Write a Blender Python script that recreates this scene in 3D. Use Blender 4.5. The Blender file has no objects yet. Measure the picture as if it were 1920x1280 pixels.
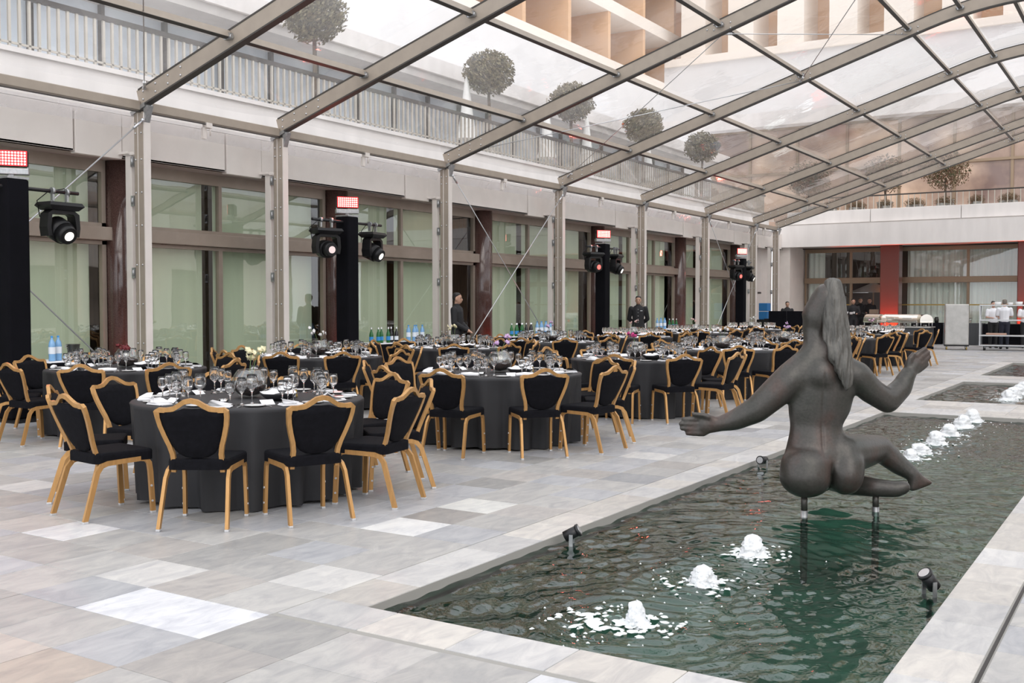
import bpy, bmesh, math, random
from math import sin, cos, pi, radians, sqrt, atan2, hypot
from mathutils import Vector, Matrix, noise
import numpy as np
random.seed(7)
SC = bpy.context.scene
COL = SC.collection
# ---------------------------------------------------------------- camera
PITCH = math.atan(70/1950); YAW = math.atan(1230/hypot(1950, 70))
cd = bpy.data.cameras.new('camera'); cam = bpy.data.objects.new('camera', cd); COL.objects.link(cam)
cam.location = (0, 0, 1.5); cam.rotation_euler = (pi/2-PITCH, 0, YAW)
cd.sensor_width = 36; cd.lens = 36*1950/1920; cd.clip_end = 500; SC.camera = cam
# ---------------------------------------------------------------- sky
w = bpy.data.worlds.new('sky'); SC.world = w; w.use_nodes = True
bg = w.node_tree.nodes['Background']
bg.inputs['Color'].default_value = (0.93, 0.955, 1.0, 1); bg.inputs['Strength'].default_value = 1.25
# low, hazy evening sun from behind the camera's right shoulder, very soft
sd = bpy.data.lights.new('sun', 'SUN'); sd.energy = 0.6; sd.angle = radians(40); sd.color = (1.0, 0.90, 0.80)
sun = bpy.data.objects.new('sun', sd); COL.objects.link(sun)
sun.rotation_euler = Vector((-0.62, 0.62, -0.75)).to_track_quat('-Z', 'Y').to_euler()
vs = SC.view_settings
vs.view_transform = 'Standard'; vs.look = 'None'; vs.gamma = 1; vs.use_curve_mapping = False
vs.exposure = 0.55
SC.cycles.transparent_max_bounces = 48
# ---------------------------------------------------------------- materials
MT = {}
def nt(name):
    m = bpy.data.materials.new(name); m.use_nodes = True; MT[name] = m
    n = m.node_tree.nodes; l = m.node_tree.links
    return m, n, l, n['Principled BSDF'], n['Material Output']
def mat(name, col, rough=.5, metal=0, var=0, scale=8, bump=0, bscale=60, stretch=None, col2=None, coat=0, emit=0, spec=None, trans=0):
    m, n, l, b, o = nt(name)
    b.inputs['Base Color'].default_value = (*col, 1); b.inputs['Roughness'].default_value = rough
    b.inputs['Metallic'].default_value = metal
    if coat: b.inputs['Coat Weight'].default_value = coat; b.inputs['Coat Roughness'].default_value = .08
    if spec is not None: b.inputs['Specular IOR Level'].default_value = spec
    if emit: b.inputs['Emission Color'].default_value = (*col, 1); b.inputs['Emission Strength'].default_value = emit
    tc = None
    if var or bump:
        tc = n.new('ShaderNodeTexCoord'); mp = n.new('ShaderNodeMapping'); l.new(tc.outputs['Object'], mp.inputs[0])
        if stretch: mp.inputs['Scale'].default_value = stretch
    if var:
        t = n.new('ShaderNodeTexNoise'); t.inputs['Scale'].default_value = scale; t.inputs['Detail'].default_value = 5
        l.new(mp.outputs[0], t.inputs[0]); r = n.new('ShaderNodeValToRGB'); l.new(t.outputs[0], r.inputs[0])
        c2 = col2 or tuple(c*(1-var) for c in col)
        r.color_ramp.elements[0].position = .35; r.color_ramp.elements[1].position = .65
        r.color_ramp.elements[0].color = (*c2, 1); r.color_ramp.elements[1].color = (*col, 1)
        l.new(r.outputs[0], b.inputs['Base Color'])
    if bump:
        t = n.new('ShaderNodeTexNoise'); t.inputs['Scale'].default_value = bscale; t.inputs['Detail'].default_value = 4
        l.new(mp.outputs[0], t.inputs[0]); bp = n.new('ShaderNodeBump'); bp.inputs['Strength'].default_value = bump
        bp.inputs['Distance'].default_value = .02
        l.new(t.outputs[0], bp.inputs['Height']); l.new(bp.outputs[0], b.inputs['Normal'])
    return m
def glass(name, tint, ior=1.45, gloss_rough=0.0, extra=0.0, haze=0.0, hazecol=(.9,.9,.9), bump=0, bscale=3):
    """thin clear sheet: fresnel reflection over tinted see-through, optional milky haze"""
    m, n, l, b, o = nt(name); n.remove(b)
    tr = n.new('ShaderNodeBsdfTransparent'); tr.inputs[0].default_value = (*tint, 1)
    gl = n.new('ShaderNodeBsdfGlossy'); gl.inputs['Roughness'].default_value = gloss_rough
    lw = n.new('ShaderNodeLayerWeight'); lw.inputs[0].default_value = .5; F0 = ((ior-1)/(ior+1))**2*1.7
    pw = n.new('ShaderNodeMath'); pw.operation = 'POWER'; pw.inputs[1].default_value = 4.5; l.new(lw.outputs['Facing'], pw.inputs[0])
    fr = n.new('ShaderNodeMath'); fr.operation = 'MULTIPLY_ADD'; fr.inputs[1].default_value = 1-F0; fr.inputs[2].default_value = F0; l.new(pw.outputs[0], fr.inputs[0])
    mx = n.new('ShaderNodeMixShader'); last = tr
    if haze:
        hz = n.new('ShaderNodeBsdfTranslucent'); hz.inputs[0].default_value = (*hazecol, 1)
        m2 = n.new('ShaderNodeMixShader'); m2.inputs[0].default_value = haze
        tc = n.new('ShaderNodeTexCoord'); tx = n.new('ShaderNodeTexNoise'); tx.inputs['Scale'].default_value = .6; tx.inputs['Detail'].default_value = 6
        l.new(tc.outputs['Object'], tx.inputs[0]); mr = n.new('ShaderNodeMapRange'); l.new(tx.outputs[0], mr.inputs[0])
        mr.inputs[1].default_value = .3; mr.inputs[2].default_value = .7; mr.inputs[3].default_value = haze*.5; mr.inputs[4].default_value = haze*1.6
        l.new(mr.outputs[0], m2.inputs[0])
        l.new(tr.outputs[0], m2.inputs[1]); l.new(hz.outputs[0], m2.inputs[2]); last = m2
    if extra:
        ad = n.new('ShaderNodeMath'); ad.operation = 'ADD'; ad.use_clamp = True; ad.inputs[1].default_value = extra
        l.new(fr.outputs[0], ad.inputs[0]); l.new(ad.outputs[0], mx.inputs[0])
    else: l.new(fr.outputs[0], mx.inputs[0])
    if bump:
        tc2 = n.new('ShaderNodeTexCoord'); t = n.new('ShaderNodeTexNoise'); t.inputs['Scale'].default_value = bscale; t.inputs['Detail'].default_value = 3
        l.new(tc2.outputs['Object'], t.inputs[0]); bp = n.new('ShaderNodeBump'); bp.inputs['Strength'].default_value = bump; bp.inputs['Distance'].default_value = .05
        l.new(t.outputs[0], bp.inputs['Height']); l.new(bp.outputs[0], gl.inputs['Normal']); l.new(bp.outputs[0], lw.inputs['Normal'])
    l.new(last.outputs[0], mx.inputs[1]); l.new(gl.outputs[0], mx.inputs[2]); l.new(mx.outputs[0], o.inputs[0])
    return m
def stone(name, use_attr):
    """streaky grey-white marble; base tone from the slab's own colour"""
    m, n, l, b, o = nt(name)
    if use_attr:
        ci = n.new('ShaderNodeAttribute'); ci.attribute_name = 'tone'; cout = ci.outputs['Color']
    else:
        ci = n.new('ShaderNodeObjectInfo'); cout = ci.outputs['Color']
    ge = n.new('ShaderNodeNewGeometry'); mp = n.new('ShaderNodeMapping'); mp.inputs['Scale'].default_value = (3.2, 1.3, 1); mp.inputs['Rotation'].default_value = (0, 0, .35)
    l.new(ge.outputs['Position'], mp.inputs[0])
    t = n.new('ShaderNodeTexNoise'); t.inputs['Scale'].default_value = 2.6; t.inputs['Detail'].default_value = 9; t.inputs['Roughness'].default_value = .65; t.inputs['Distortion'].default_value = 1.2
    l.new(mp.outputs[0], t.inputs[0])
    r = n.new('ShaderNodeValToRGB'); l.new(t.outputs[0], r.inputs[0])
    r.color_ramp.elements[0].position = .3; r.color_ramp.elements[0].color = (.74, .745, .77, 1)
    r.color_ramp.elements[1].position = .62; r.color_ramp.elements[1].color = (1.04, 1.03, 1.01, 1)
    mx = n.new('ShaderNodeMixRGB'); mx.blend_type = 'MULTIPLY'; mx.inputs[0].default_value = 1
    l.new(cout, mx.inputs[1]); l.new(r.outputs[0], mx.inputs[2]); l.new(mx.outputs[0], b.inputs['Base Color'])
    b.inputs['Roughness'].default_value = .42; b.inputs['Specular IOR Level'].default_value = .4
    t2 = n.new('ShaderNodeTexNoise'); t2.inputs['Scale'].default_value = 40; l.new(ge.outputs['Position'], t2.inputs[0])
    bp = n.new('ShaderNodeBump'); bp.inputs['Strength'].default_value = .08; bp.inputs['Distance'].default_value = .01
    l.new(t2.outputs[0], bp.inputs['Height']); l.new(bp.outputs[0], b.inputs['Normal'])
    return m
stone('marble', False); stone('marble_attr', True)
mat('grout', (.30, .29, .27), .9)
m_, n_, l_, b_, o_ = nt('bronze')     # patinated bronze: grey-brown with red and green blooms
tc_ = n_.new('ShaderNodeTexCoord'); mp_ = n_.new('ShaderNodeMapping'); mp_.inputs['Scale'].default_value = (1, 1, .6); l_.new(tc_.outputs['Object'], mp_.inputs[0])
t1_ = n_.new('ShaderNodeTexNoise'); t1_.inputs['Scale'].default_value = 3.2; t1_.inputs['Detail'].default_value = 8; l_.new(mp_.outputs[0], t1_.inputs[0])
r1_ = n_.new('ShaderNodeValToRGB'); l_.new(t1_.outputs[0], r1_.inputs[0]); r1_.color_ramp.elements[0].position = .3; r1_.color_ramp.elements[0].color = (.034, .036, .030, 1)
r1_.color_ramp.elements[1].position = .7; r1_.color_ramp.elements[1].color = (.085, .040, .030, 1); q_ = r1_.color_ramp.elements.new(.5); q_.color = (.056, .051, .046, 1)
t2_ = n_.new('ShaderNodeTexNoise'); t2_.inputs['Scale'].default_value = 55; t2_.inputs['Detail'].default_value = 6; l_.new(tc_.outputs['Object'], t2_.inputs[0])
x_ = n_.new('ShaderNodeMixRGB'); x_.blend_type = 'MULTIPLY'; x_.inputs[0].default_value = .55; l_.new(r1_.outputs[0], x_.inputs[1]); l_.new(t2_.outputs[0], x_.inputs[2]); 
y_ = n_.new('ShaderNodeMixRGB'); y_.blend_type = 'ADD'; y_.inputs[0].default_value = .35; l_.new(x_.outputs[0], y_.inputs[1]); l_.new(x_.outputs[0], y_.inputs[2]); l_.new(y_.outputs[0], b_.inputs['Base Color'])
b_.inputs['Metallic'].default_value = .3; b_.inputs['Roughness'].default_value = .36
p_ = n_.new('ShaderNodeBump'); p_.inputs['Strength'].default_value = .12; p_.inputs['Distance'].default_value = .01; l_.new(t2_.outputs[0], p_.inputs['Height']); l_.new(p_.outputs[0], b_.inputs['Normal'])
mat('bronze_hair', (.125, .12, .11), .5, .5, var=.4, scale=9, bump=.7, bscale=26, stretch=(1.6, 1.6, .35))
mat('tent_alu', (.38, .325, .27), .45, .15, var=.08, scale=6)
mat('tent_dark', (.06, .055, .05), .5, .2)
mat('steel', (.62, .63, .65), .3, .9)
mat('galv', (.45, .46, .47), .4, .8, var=.2, scale=30)
mat('cable', (.55, .56, .58), .35, .7)
mat('fascia', (.72, .67, .63), .55, var=.06, scale=3)
mat('frame_brown', (.32, .265, .22), .45, .35, var=.08, scale=5)
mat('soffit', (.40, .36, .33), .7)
mat('granite', (.105, .058, .050), .16, 0, var=.5, scale=90, col2=(.045, .024, .021), coat=.5)
mat('granite_red', (.17, .06, .045), .3, 0, var=.45, scale=60, col2=(.09, .03, .025))
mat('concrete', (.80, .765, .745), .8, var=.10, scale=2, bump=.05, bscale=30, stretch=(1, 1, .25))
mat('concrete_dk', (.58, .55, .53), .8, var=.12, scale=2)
mat('white_wall', (.76, .75, .75), .8, var=.04, scale=1)
mat('cream_wall', (.78, .70, .62), .7, var=.06, scale=2)
mat('interior', (.05, .035, .03), .8)
mat('interior_wood', (.16, .09, .05), .5, var=.3, scale=4, stretch=(3, 3, .4))
mat('blind', (.68, .71, .58), .8, var=.05, scale=1.2, stretch=(1, 4, .3))
mat('curtain', (.92, .93, .94), .85, var=.10, scale=3, stretch=(6, 6, .15))
mat('brass', (.42, .30, .09), .35, .6)
mat('bronze_frame', (.30, .22, .15), .4, .5)
mat('black_cloth', (.005, .005, .0075), .9, var=.3, scale=3, spec=.12)
mat('black_metal', (.018, .018, .02), .4, .3)
mat('black_plastic', (.010, .010, .011), .4, spec=.3)
mat('tablecloth', (.028, .028, .031), .62, spec=.35, var=.15, scale=4, bump=.04, bscale=250)
mat('velvet', (.006, .006, .0085), .85, var=.35, scale=30, bump=.15, bscale=90)
MT['velvet'].node_tree.nodes['Principled BSDF'].inputs['Specular IOR Level'].default_value = .12
mat('gold', (.50, .275, .10), .38, .45, var=.16, scale=14, stretch=(4, 4, .4))
mat('foot_cap', (.55, .55, .56), .35, .3)
mat('white_linen', (.80, .80, .82), .8, var=.05, scale=20)
mat('porcelain', (.80, .80, .80), .2)
mat('dark_bowl', (.03, .03, .034), .3)
mat('soil', (.055, .025, .018), .9, var=.6, scale=40, bump=.8, bscale=60)
mat('stem', (.10, .16, .05), .6)
mat('water_blue', (.20, .40, .66), .12)
mat('bottle_label', (.75, .80, .86), .5)
mat('label_blue', (.03, .25, .60), .5)
mat('bottle_green', (.015, .13, .03), .08)
mat('bottle_black', (.012, .012, .014), .1)
mat('silver_cap', (.7, .7, .72), .3, .7)
mat('bucket', (.06, .06, .055), .3, .6)
for nm, c in dict(cream=(.85, .78, .50), darkred=(.16, .015, .02), lilac=(.62, .42, .66), magenta=(.55, .05, .22), white=(.85, .83, .82), pink=(.80, .52, .66), blush=(.80, .55, .52)).items(): mat('petal_'+nm, c, .6)
mat('led_red', (1, .015, .02), .5, emit=1.6)
mat('led_white', (1, .50, .42), .5, emit=2.5)
mat('lens_white', (1, .95, .85), .3, emit=1.2)
mat('lens_red', (1, .12, .10), .3, emit=1.2)
mat('lens_pale', (.9, .72, .70), .3, emit=.2)
mat('amber', (1, .28, .04), .5, emit=4)
mat('skin', (.46, .27, .19), .55); mat('skin_pale', (.55, .34, .26), .55)
mat('hair', (.012, .010, .009), .55); mat('hair_brown', (.05, .025, .015), .6); mat('hair_grey', (.16, .14, .12), .7)
mat('black_suit', (.010, .010, .012), .75); mat('navy', (.014, .016, .03), .8); mat('white_shirt', (.75, .76, .80), .8)
mat('shoe', (.01, .01, .01), .35)
mat('chafing_steel', (.74, .70, .64), .14, .95)
mat('brushed_steel', (.50, .49, .47), .42, .6, var=.15, scale=5)
mat('trolley_alu', (.56, .57, .58), .35, .7)
mat('grey_drape', (.055, .058, .064), .85)
mat('cardboard', (.40, .30, .22), .8)
mat('blue_crate', (.02, .16, .40), .5)
mat('foam', (.78, .80, .82), .55, bump=.4, bscale=50, var=.05, scale=20)
mat('foam_flat', (.66, .70, .70), .6)
mat('pool_green', (.12, .235, .185), .5, var=.35, scale=3)
mat('pool_side', (.34, .40, .34), .6, var=.3, scale=5)
mat('leaf', (.22, .20, .11), .7, var=.5, scale=6, col2=(.15, .11, .06))
mat('leaf_red', (.22, .10, .06), .7, var=.5, scale=5, col2=(.06, .08, .03))
mat('bark', (.10, .075, .055), .9)
mat('pot', (.40, .40, .38), .7)
mat('canvas', (.80, .80, .78), .8)
mat('rail_metal', (.52, .48, .42), .4, .5); mat('rail_dark', (.05, .043, .038), .5, .2)
mat('balcony', (.74, .46, .26), .7, var=.12, scale=.5); mat('balcony_slab', (.86, .78, .70), .7)
mat('far_glass', (.30, .25, .21), .12, var=.6, scale=.4, col2=(.14, .12, .10)); mat('far_glass_pale', (.62, .68, .74), .10, var=.3, scale=.25, col2=(.40, .45, .50))
mat('warm_glass', (.72, .52, .38), .12, var=.8, scale=.35, col2=(.22, .15, .13))
glass('window_glass', (.88, .94, .88), 1.5, 0, .07, bump=.02, bscale=.8)
glass('clear_pvc', (.97, .97, .97), 1.25, .06, 0, haze=.09, hazecol=(.97, .95, .95), bump=.25, bscale=1.4)
glass('valance_pvc', (.90, .90, .91), 1.4, .08, .05, haze=.25, hazecol=(.85, .83, .86), bump=.3, bscale=4)
m_, n_, l_, b_, o_ = nt('wine_glass'); n_.remove(b_); g_ = n_.new('ShaderNodeBsdfGlass'); g_.inputs['IOR'].default_value = 1.46; g_.inputs['Roughness'].default_value = 0; l_.new(g_.outputs[0], o_.inputs[0])
glass('vase_glass', (.95, .97, .97), 1.5, 0, .06)
def water_mat():
    m, n, l, b, o = nt('water'); n.remove(b)
    tr = n.new('ShaderNodeBsdfTransparent'); tr.inputs[0].default_value = (.62, .80, .72, 1)
    gl = n.new('ShaderNodeBsdfGlossy'); gl.inputs['Roughness'].default_value = .03
    fr = n.new('ShaderNodeFresnel'); fr.inputs[0].default_value = 1.62
    ge = n.new('ShaderNodeNewGeometry'); t = n.new('ShaderNodeTexNoise'); t.inputs['Scale'].default_value = 9; t.inputs['Detail'].default_value = 3
    mp = n.new('ShaderNodeMapping'); mp.inputs['Rotation'].default_value = (0, 0, -.56); mp.inputs['Scale'].default_value = (.55, 1.2, 1)
    l.new(ge.outputs['Position'], mp.inputs[0]); l.new(mp.outputs[0], t.inputs[0])
    bp = n.new('ShaderNodeBump'); bp.inputs['Strength'].default_value = .5; bp.inputs['Distance'].default_value = .008
    l.new(t.outputs[0], bp.inputs['Height']); l.new(bp.outputs[0], gl.inputs['Normal']); l.new(bp.outputs[0], fr.inputs['Normal'])
    mx = n.new('ShaderNodeMixShader'); l.new(fr.outputs[0], mx.inputs[0]); l.new(tr.outputs[0], mx.inputs[1]); l.new(gl.outputs[0], mx.inputs[2])
    l.new(mx.outputs[0], o.inputs[0])
water_mat()
# ---------------------------------------------------------------- helpers
class MB:
    """collects simple solids into one mesh"""
    def __init__(s): s.v = []; s.f = []; s.sm = []
    def add(s, vs, fs, smooth=False):
        k = len(s.v); s.v += [tuple(p) for p in vs]; s.f += [[i+k for i in f] for f in fs]; s.sm += [smooth]*len(fs); return s
    def box(s, x0, x1, y0, y1, z0, z1):
        return s.add([(x, y, z) for z in (z0, z1) for y in (y0, y1) for x in (x0, x1)],
                     [(0, 2, 3, 1), (4, 5, 7, 6), (0, 1, 5, 4), (2, 6, 7, 3), (0, 4, 6, 2), (1, 3, 7, 5)])
    def bbox(s, x0, x1, y0, y1, z0, z1, b=.01):
        """box with chamfered edges"""
        vs = []; xs = (x0, x1); ys = (y0, y1); zs = (z0, z1)
        bm = bmesh.new(); bmesh.ops.create_cube(bm, size=1)
        for v in bm.verts: v.co = Vector(((x0+x1)/2+v.co.x*(x1-x0), (y0+y1)/2+v.co.y*(y1-y0), (z0+z1)/2+v.co.z*(z1-z0)))
        bmesh.ops.bevel(bm, geom=bm.edges[:], offset=b, segments=2, affect='EDGES', profile=.5)
        bm.verts.index_update(); s.add([v.co[:] for v in bm.verts], [[v.index for v in f.verts] for f in bm.faces]); bm.free(); return s
    def cyl(s, p0, p1, r0, r1=None, n=10, cap=True, smooth=True):
        r1 = r0 if r1 is None else r1; a = Vector(p0); b = Vector(p1); d = (b-a).normalized()
        u = d.orthogonal().normalized(); w = d.cross(u)
        vs = [a+(u*cos(2*pi*i/n)+w*sin(2*pi*i/n))*r0 for i in range(n)]+[b+(u*cos(2*pi*i/n)+w*sin(2*pi*i/n))*r1 for i in range(n)]
        s.add(vs, [(i, (i+1) % n, n+(i+1) % n, n+i) for i in range(n)], smooth)
        if cap: k = len(s.v)-2*n; s.f += [[k+i for i in range(n-1, -1, -1)], [k+n+i for i in range(n)]]; s.sm += [False, False]
        return s
    def lathe(s, prof, n=16, c=(0, 0, 0), smooth=True):
        vs = []; fs = []
        for r, z in prof: vs += [(c[0]+r*cos(2*pi*i/n), c[1]+r*sin(2*pi*i/n), c[2]+z) for i in range(n)]
        for j in range(len(prof)-1): fs += [(j*n+i, j*n+(i+1) % n, (j+1)*n+(i+1) % n, (j+1)*n+i) for i in range(n)]
        return s.add(vs, fs, smooth)
    def sweep(s, pts, hw, hh, side=(1, 0, 0), closed=False, smooth=False):
        """rectangular tube along a path; hw half-width along side, hh across"""
        P = [Vector(p) for p in pts]; sd = Vector(side); n = len(P); vs = []
        for i in range(n):
            a = P[(i-1) % n] if (closed or i) else P[i]; b = P[(i+1) % n] if (closed or i < n-1) else P[i]
            t = (b-a).normalized(); nn = t.cross(sd).normalized(); ss = nn.cross(t).normalized() if abs(t.dot(sd)) > .01 else sd
            k = 1.0
            if 0 < i < n-1 or closed:
                d1 = (P[i]-a).normalized(); k = 1/max(.6, abs(d1.dot(t)))
            vs += [P[i]+ss*hw+nn*hh*k, P[i]-ss*hw+nn*hh*k, P[i]-ss*hw-nn*hh*k, P[i]+ss*hw-nn*hh*k]
        fs = []
        for i in range(n if closed else n-1):
            j = (i+1) % n
            fs += [(4*i+q, 4*i+(q+1) % 4, 4*j+(q+1) % 4, 4*j+q) for q in range(4)]
        if not closed: fs += [(3, 2, 1, 0), tuple(4*(n-1)+q for q in range(4))]
        return s.add(vs, fs, smooth)
    def tube(s, pts, r, n=6, smooth=True):
        P = [Vector(p) for p in pts]; vs = []; m = len(P); u = None
        for i in range(m):
            t = (P[min(i+1, m-1)]-P[max(i-1, 0)]).normalized()
            u = (u-t*u.dot(t)).normalized() if u else t.orthogonal().normalized()
            w_ = t.cross(u); rr = r[i] if isinstance(r, (list, tuple)) else r
            vs += [P[i]+(u*cos(2*pi*k/n)+w_*sin(2*pi*k/n))*rr for k in range(n)]
        fs = [(i*n+k, i*n+(k+1) % n, (i+1)*n+(k+1) % n, (i+1)*n+k) for i in range(m-1) for k in range(n)]
        fs += [tuple(range(n-1, -1, -1)), tuple((m-1)*n+k for k in range(n))]
        return s.add(vs, fs, smooth)
    def ball(s, c, r, seg=8, rings=6, squash=(1, 1, 1)):
        vs = [(c[0], c[1], c[2]-r*squash[2])]
        for j in range(1, rings):
            a = -pi/2+pi*j/rings
            vs += [(c[0]+r*cos(a)*cos(2*pi*i/seg)*squash[0], c[1]+r*cos(a)*sin(2*pi*i/seg)*squash[1], c[2]+r*sin(a)*squash[2]) for i in range(seg)]
        vs.append((c[0], c[1], c[2]+r*squash[2])); L = len(vs)-1
        fs = [(0, 1+(i+1) % seg, 1+i) for i in range(seg)]
        for j in range(rings-2): fs += [(1+j*seg+i, 1+j*seg+(i+1) % seg, 1+(j+1)*seg+(i+1) % seg, 1+(j+1)*seg+i) for i in range(seg)]
        fs += [(L, 1+(rings-2)*seg+i, 1+(rings-2)*seg+(i+1) % seg) for i in range(seg)]
        return s.add(vs, fs, True)
    def xf(s, M):
        s.v = [tuple(M @ Vector(p)) for p in s.v]; return s
    def join(s, o, M=None):
        return s.addl(o, M)
    def addl(s, o, M=None):
        k = len(s.v); s.v += [tuple(M @ Vector(p)) for p in o.v] if M else list(o.v); s.f += [[i+k for i in f] for f in o.f]; s.sm += o.sm; return s
    def mesh(s, name, material):
        me = bpy.data.meshes.new(name); me.from_pydata(s.v, [], s.f); me.polygons.foreach_set('use_smooth', s.sm)
        me.materials.append(MT[material]); me.update(); return me
    def build(s, name, material, parent=None): return ob(name, s.mesh(name, material), parent)
def ob(name, me, parent=None, loc=None, rz=None):
    o = bpy.data.objects.new(name, me); COL.objects.link(o)
    if parent: o.parent = parent
    if loc is not None: o.location = loc
    if rz is not None: o.rotation_euler = (0, 0, rz)
    return o
def tag(o, label=None, cat=None, group=None, kind=None):
    if label: o['label'] = label
    if cat: o['category'] = cat
    if group: o['group'] = group
    if kind: o['kind'] = kind
    return o
def empty(name, loc=(0, 0, 0), rz=0, label=None, cat=None, group=None, kind=None):
    o = ob(name, None, None, loc, rz); o.empty_display_size = .1; return tag(o, label, cat, group, kind)
def struct(o, label=None): o['kind'] = 'structure'; return tag(o, label)
def kids(o): return [c for c in COL.objects if c.parent == o]
class Proto:
    """a thing described as a list of (name, mesh, [subparts]) so that copies are cheap"""
    def __init__(s, parts): s.parts = parts
    def place(s, name, loc, rz, label, cat, group=None, keep=None):
        r = empty(name, loc, rz, label, cat, group)
        for p in s.parts:
            if keep and p[0] not in keep: continue
            c = ob(p[0], p[1], r)
            for q in (p[2] if len(p) > 2 else []): ob(q[0], q[1], c)
        return r
ORD = ['first', 'second', 'third', 'fourth', 'fifth', 'sixth', 'seventh', 'eighth', 'ninth', 'tenth', 'eleventh', 'twelfth']
TMP = bpy.data.scenes.new('sculpting')
def relax(me, it, weight):
    n = len(me.vertices); co = np.empty(n*3); me.vertices.foreach_get('co', co); co = co.reshape(-1, 3)
    ed = np.empty(len(me.edges)*2, int); me.edges.foreach_get('vertices', ed); a, b = ed[0::2], ed[1::2]
    deg = np.bincount(a, minlength=n)+np.bincount(b, minlength=n); wt = weight(co)[:, None]*.5
    for _ in range(it):
        av = np.zeros_like(co)
        for k in range(3): av[:, k] = np.bincount(a, co[b, k], n)+np.bincount(b, co[a, k], n)
        co = co+wt*(av/np.maximum(deg, 1)[:, None]-co)
    me.vertices.foreach_set('co', co.ravel()); me.update()
def blob(name, shapes, voxel, material, parent=None, smooth=6, res=10):
    """one continuous skin over tapered limbs: hulls of sphere pairs, fused by voxel remesh and smoothed"""
    bm = bmesh.new()
    dirs = []
    for j in range(1, res//2+1):
        a = -pi/2+pi*j/(res//2+1)
        dirs += [Vector((cos(a)*cos(2*pi*i/res), cos(a)*sin(2*pi*i/res), sin(a))) for i in range(res)]
    dirs += [Vector((0, 0, 1)), Vector((0, 0, -1))]
    for sh in shapes:
        pts = []
        for (c, r) in sh:
            c = Vector(c); rr = r if isinstance(r, (tuple, list)) else (r, r, r)
            pts += [c+Vector((d.x*rr[0], d.y*rr[1], d.z*rr[2])) for d in dirs]
        vs = [bm.verts.new(p) for p in pts]
        res = bmesh.ops.convex_hull(bm, input=vs)
        bad = [g for g in res['geom_interior'] if isinstance(g, bmesh.types.BMVert)]
        bmesh.ops.delete(bm, geom=[v for v in vs if v.is_valid and not v.link_faces], context='VERTS')
    me = bpy.data.meshes.new(name+'_raw'); bm.to_mesh(me); bm.free()
    o = bpy.data.objects.new(name+'_raw', me); TMP.collection.objects.link(o)
    md = o.modifiers.new('r', 'REMESH'); md.mode = 'VOXEL'; md.voxel_size = voxel; md.use_smooth_shade = True
    if smooth: ms = o.modifiers.new('s', 'SMOOTH'); ms.iterations = smooth; ms.factor = .5
    TMP.view_layers[0].update(); dg = TMP.view_layers[0].depsgraph
    m2 = bpy.data.meshes.new_from_object(o.evaluated_get(dg)); m2.name = name
    bpy.data.objects.remove(o); bpy.data.meshes.remove(me)
    m2.materials.clear(); m2.materials.append(MT[material])
    m2.polygons.foreach_set('use_smooth', [True]*len(m2.polygons))
    return ob(name, m2, parent)
# ================================================================ SETTING
# ---- floor: grout bed with the three basins cut out, marble slabs on top
PX0, PX1 = -3.33, -0.93
POOLS = [(3.94, 15.05), (17.15, 21.75), (23.8, 29.4)]
TX, TY = .45, .43
bed = MB()
for (x0, x1, y0, y1) in [(-14.5, PX0, -1, 46), (PX1, 9.5, -1, 46), (PX0, PX1, -1, 3.94), (PX0, PX1, 15.05, 17.15), (PX0, PX1, 21.75, 23.8), (PX0, PX1, 29.4, 46)]:
    bed.box(x0, x1, y0, y1, -.10, -.004)
floor = struct(bed.build('floor', 'grout'), 'pale marble paved courtyard floor')
fwv = Vector((-sin(YAW), cos(YAW), 0)); rtv = Vector((cos(YAW), sin(YAW), 0))
def inview(x, y):
    d = x*fwv.x+y*fwv.y; r = x*rtv.x+y*rtv.y
    return d > 1 and abs(r/d) < .52 and 1.5/d < .385
def rect_list():
    out = []
    cols = [(-3.65-TX*(i+1), -3.65-TX*i) for i in range(24)]+[(-.60+TX*i, -.60+TX*(i+1)) for i in range(20)]
    y = .15
    rows = []
    k = 0
    while y < 45: rows.append((y, y+TY)); y += TY
    for a, b in cols:
        for c, d in rows: out.append((a, b, c, d))
    for i in range(6):      # in front of the pools, between them and beyond
        a = -3.65+i*.5083; b = a+.5083
        for c, d in rows:
            if d < 3.66 or c > 29.7: out.append((a, b, c, d))
    return out
rng = random.Random(11)
def tone():
    t = rng.random(); g = rng.gauss(.425, .032)
    if t < .025: g = .58
    elif t < .13: g -= .07
    k = rng.random()
    if k < .12: return (g*1.01, g*.965, g*.93)
    if k < .45: return (g*.97, g*.985, g*1.03)
    return (g*1.0, g*.985, g*.965)
SPECIAL = {(-4.1, 3.37): (.68, .69, .72), (-6.15, 4.2): (.68, .68, .69), (-4.32, 5.5): (.70, .70, .70), (-3.9, 2.5): (.42, .37, .33), (-4.3, 2.5): (.47, .43, .40), (-4.75, 2.4): (.36, .36, .38), (-4.32, 6.4): (.62, .62, .60)}
rects = rect_list()
scored = []
for q in rects:
    cx, cy = (q[0]+q[1])/2, (q[2]+q[3])/2
    if not inview(cx, cy): continue
    d = cx*fwv.x+cy*fwv.y
    scored.append((-1/d**3, q))
scored.sort()
near = {q for _, q in scored[:240]}
tile_me = MB().bbox(-.5, .5, -.5, .5, -.012, 0, .004).mesh('tile', 'marble')
field = MB(); ftone = []
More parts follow.
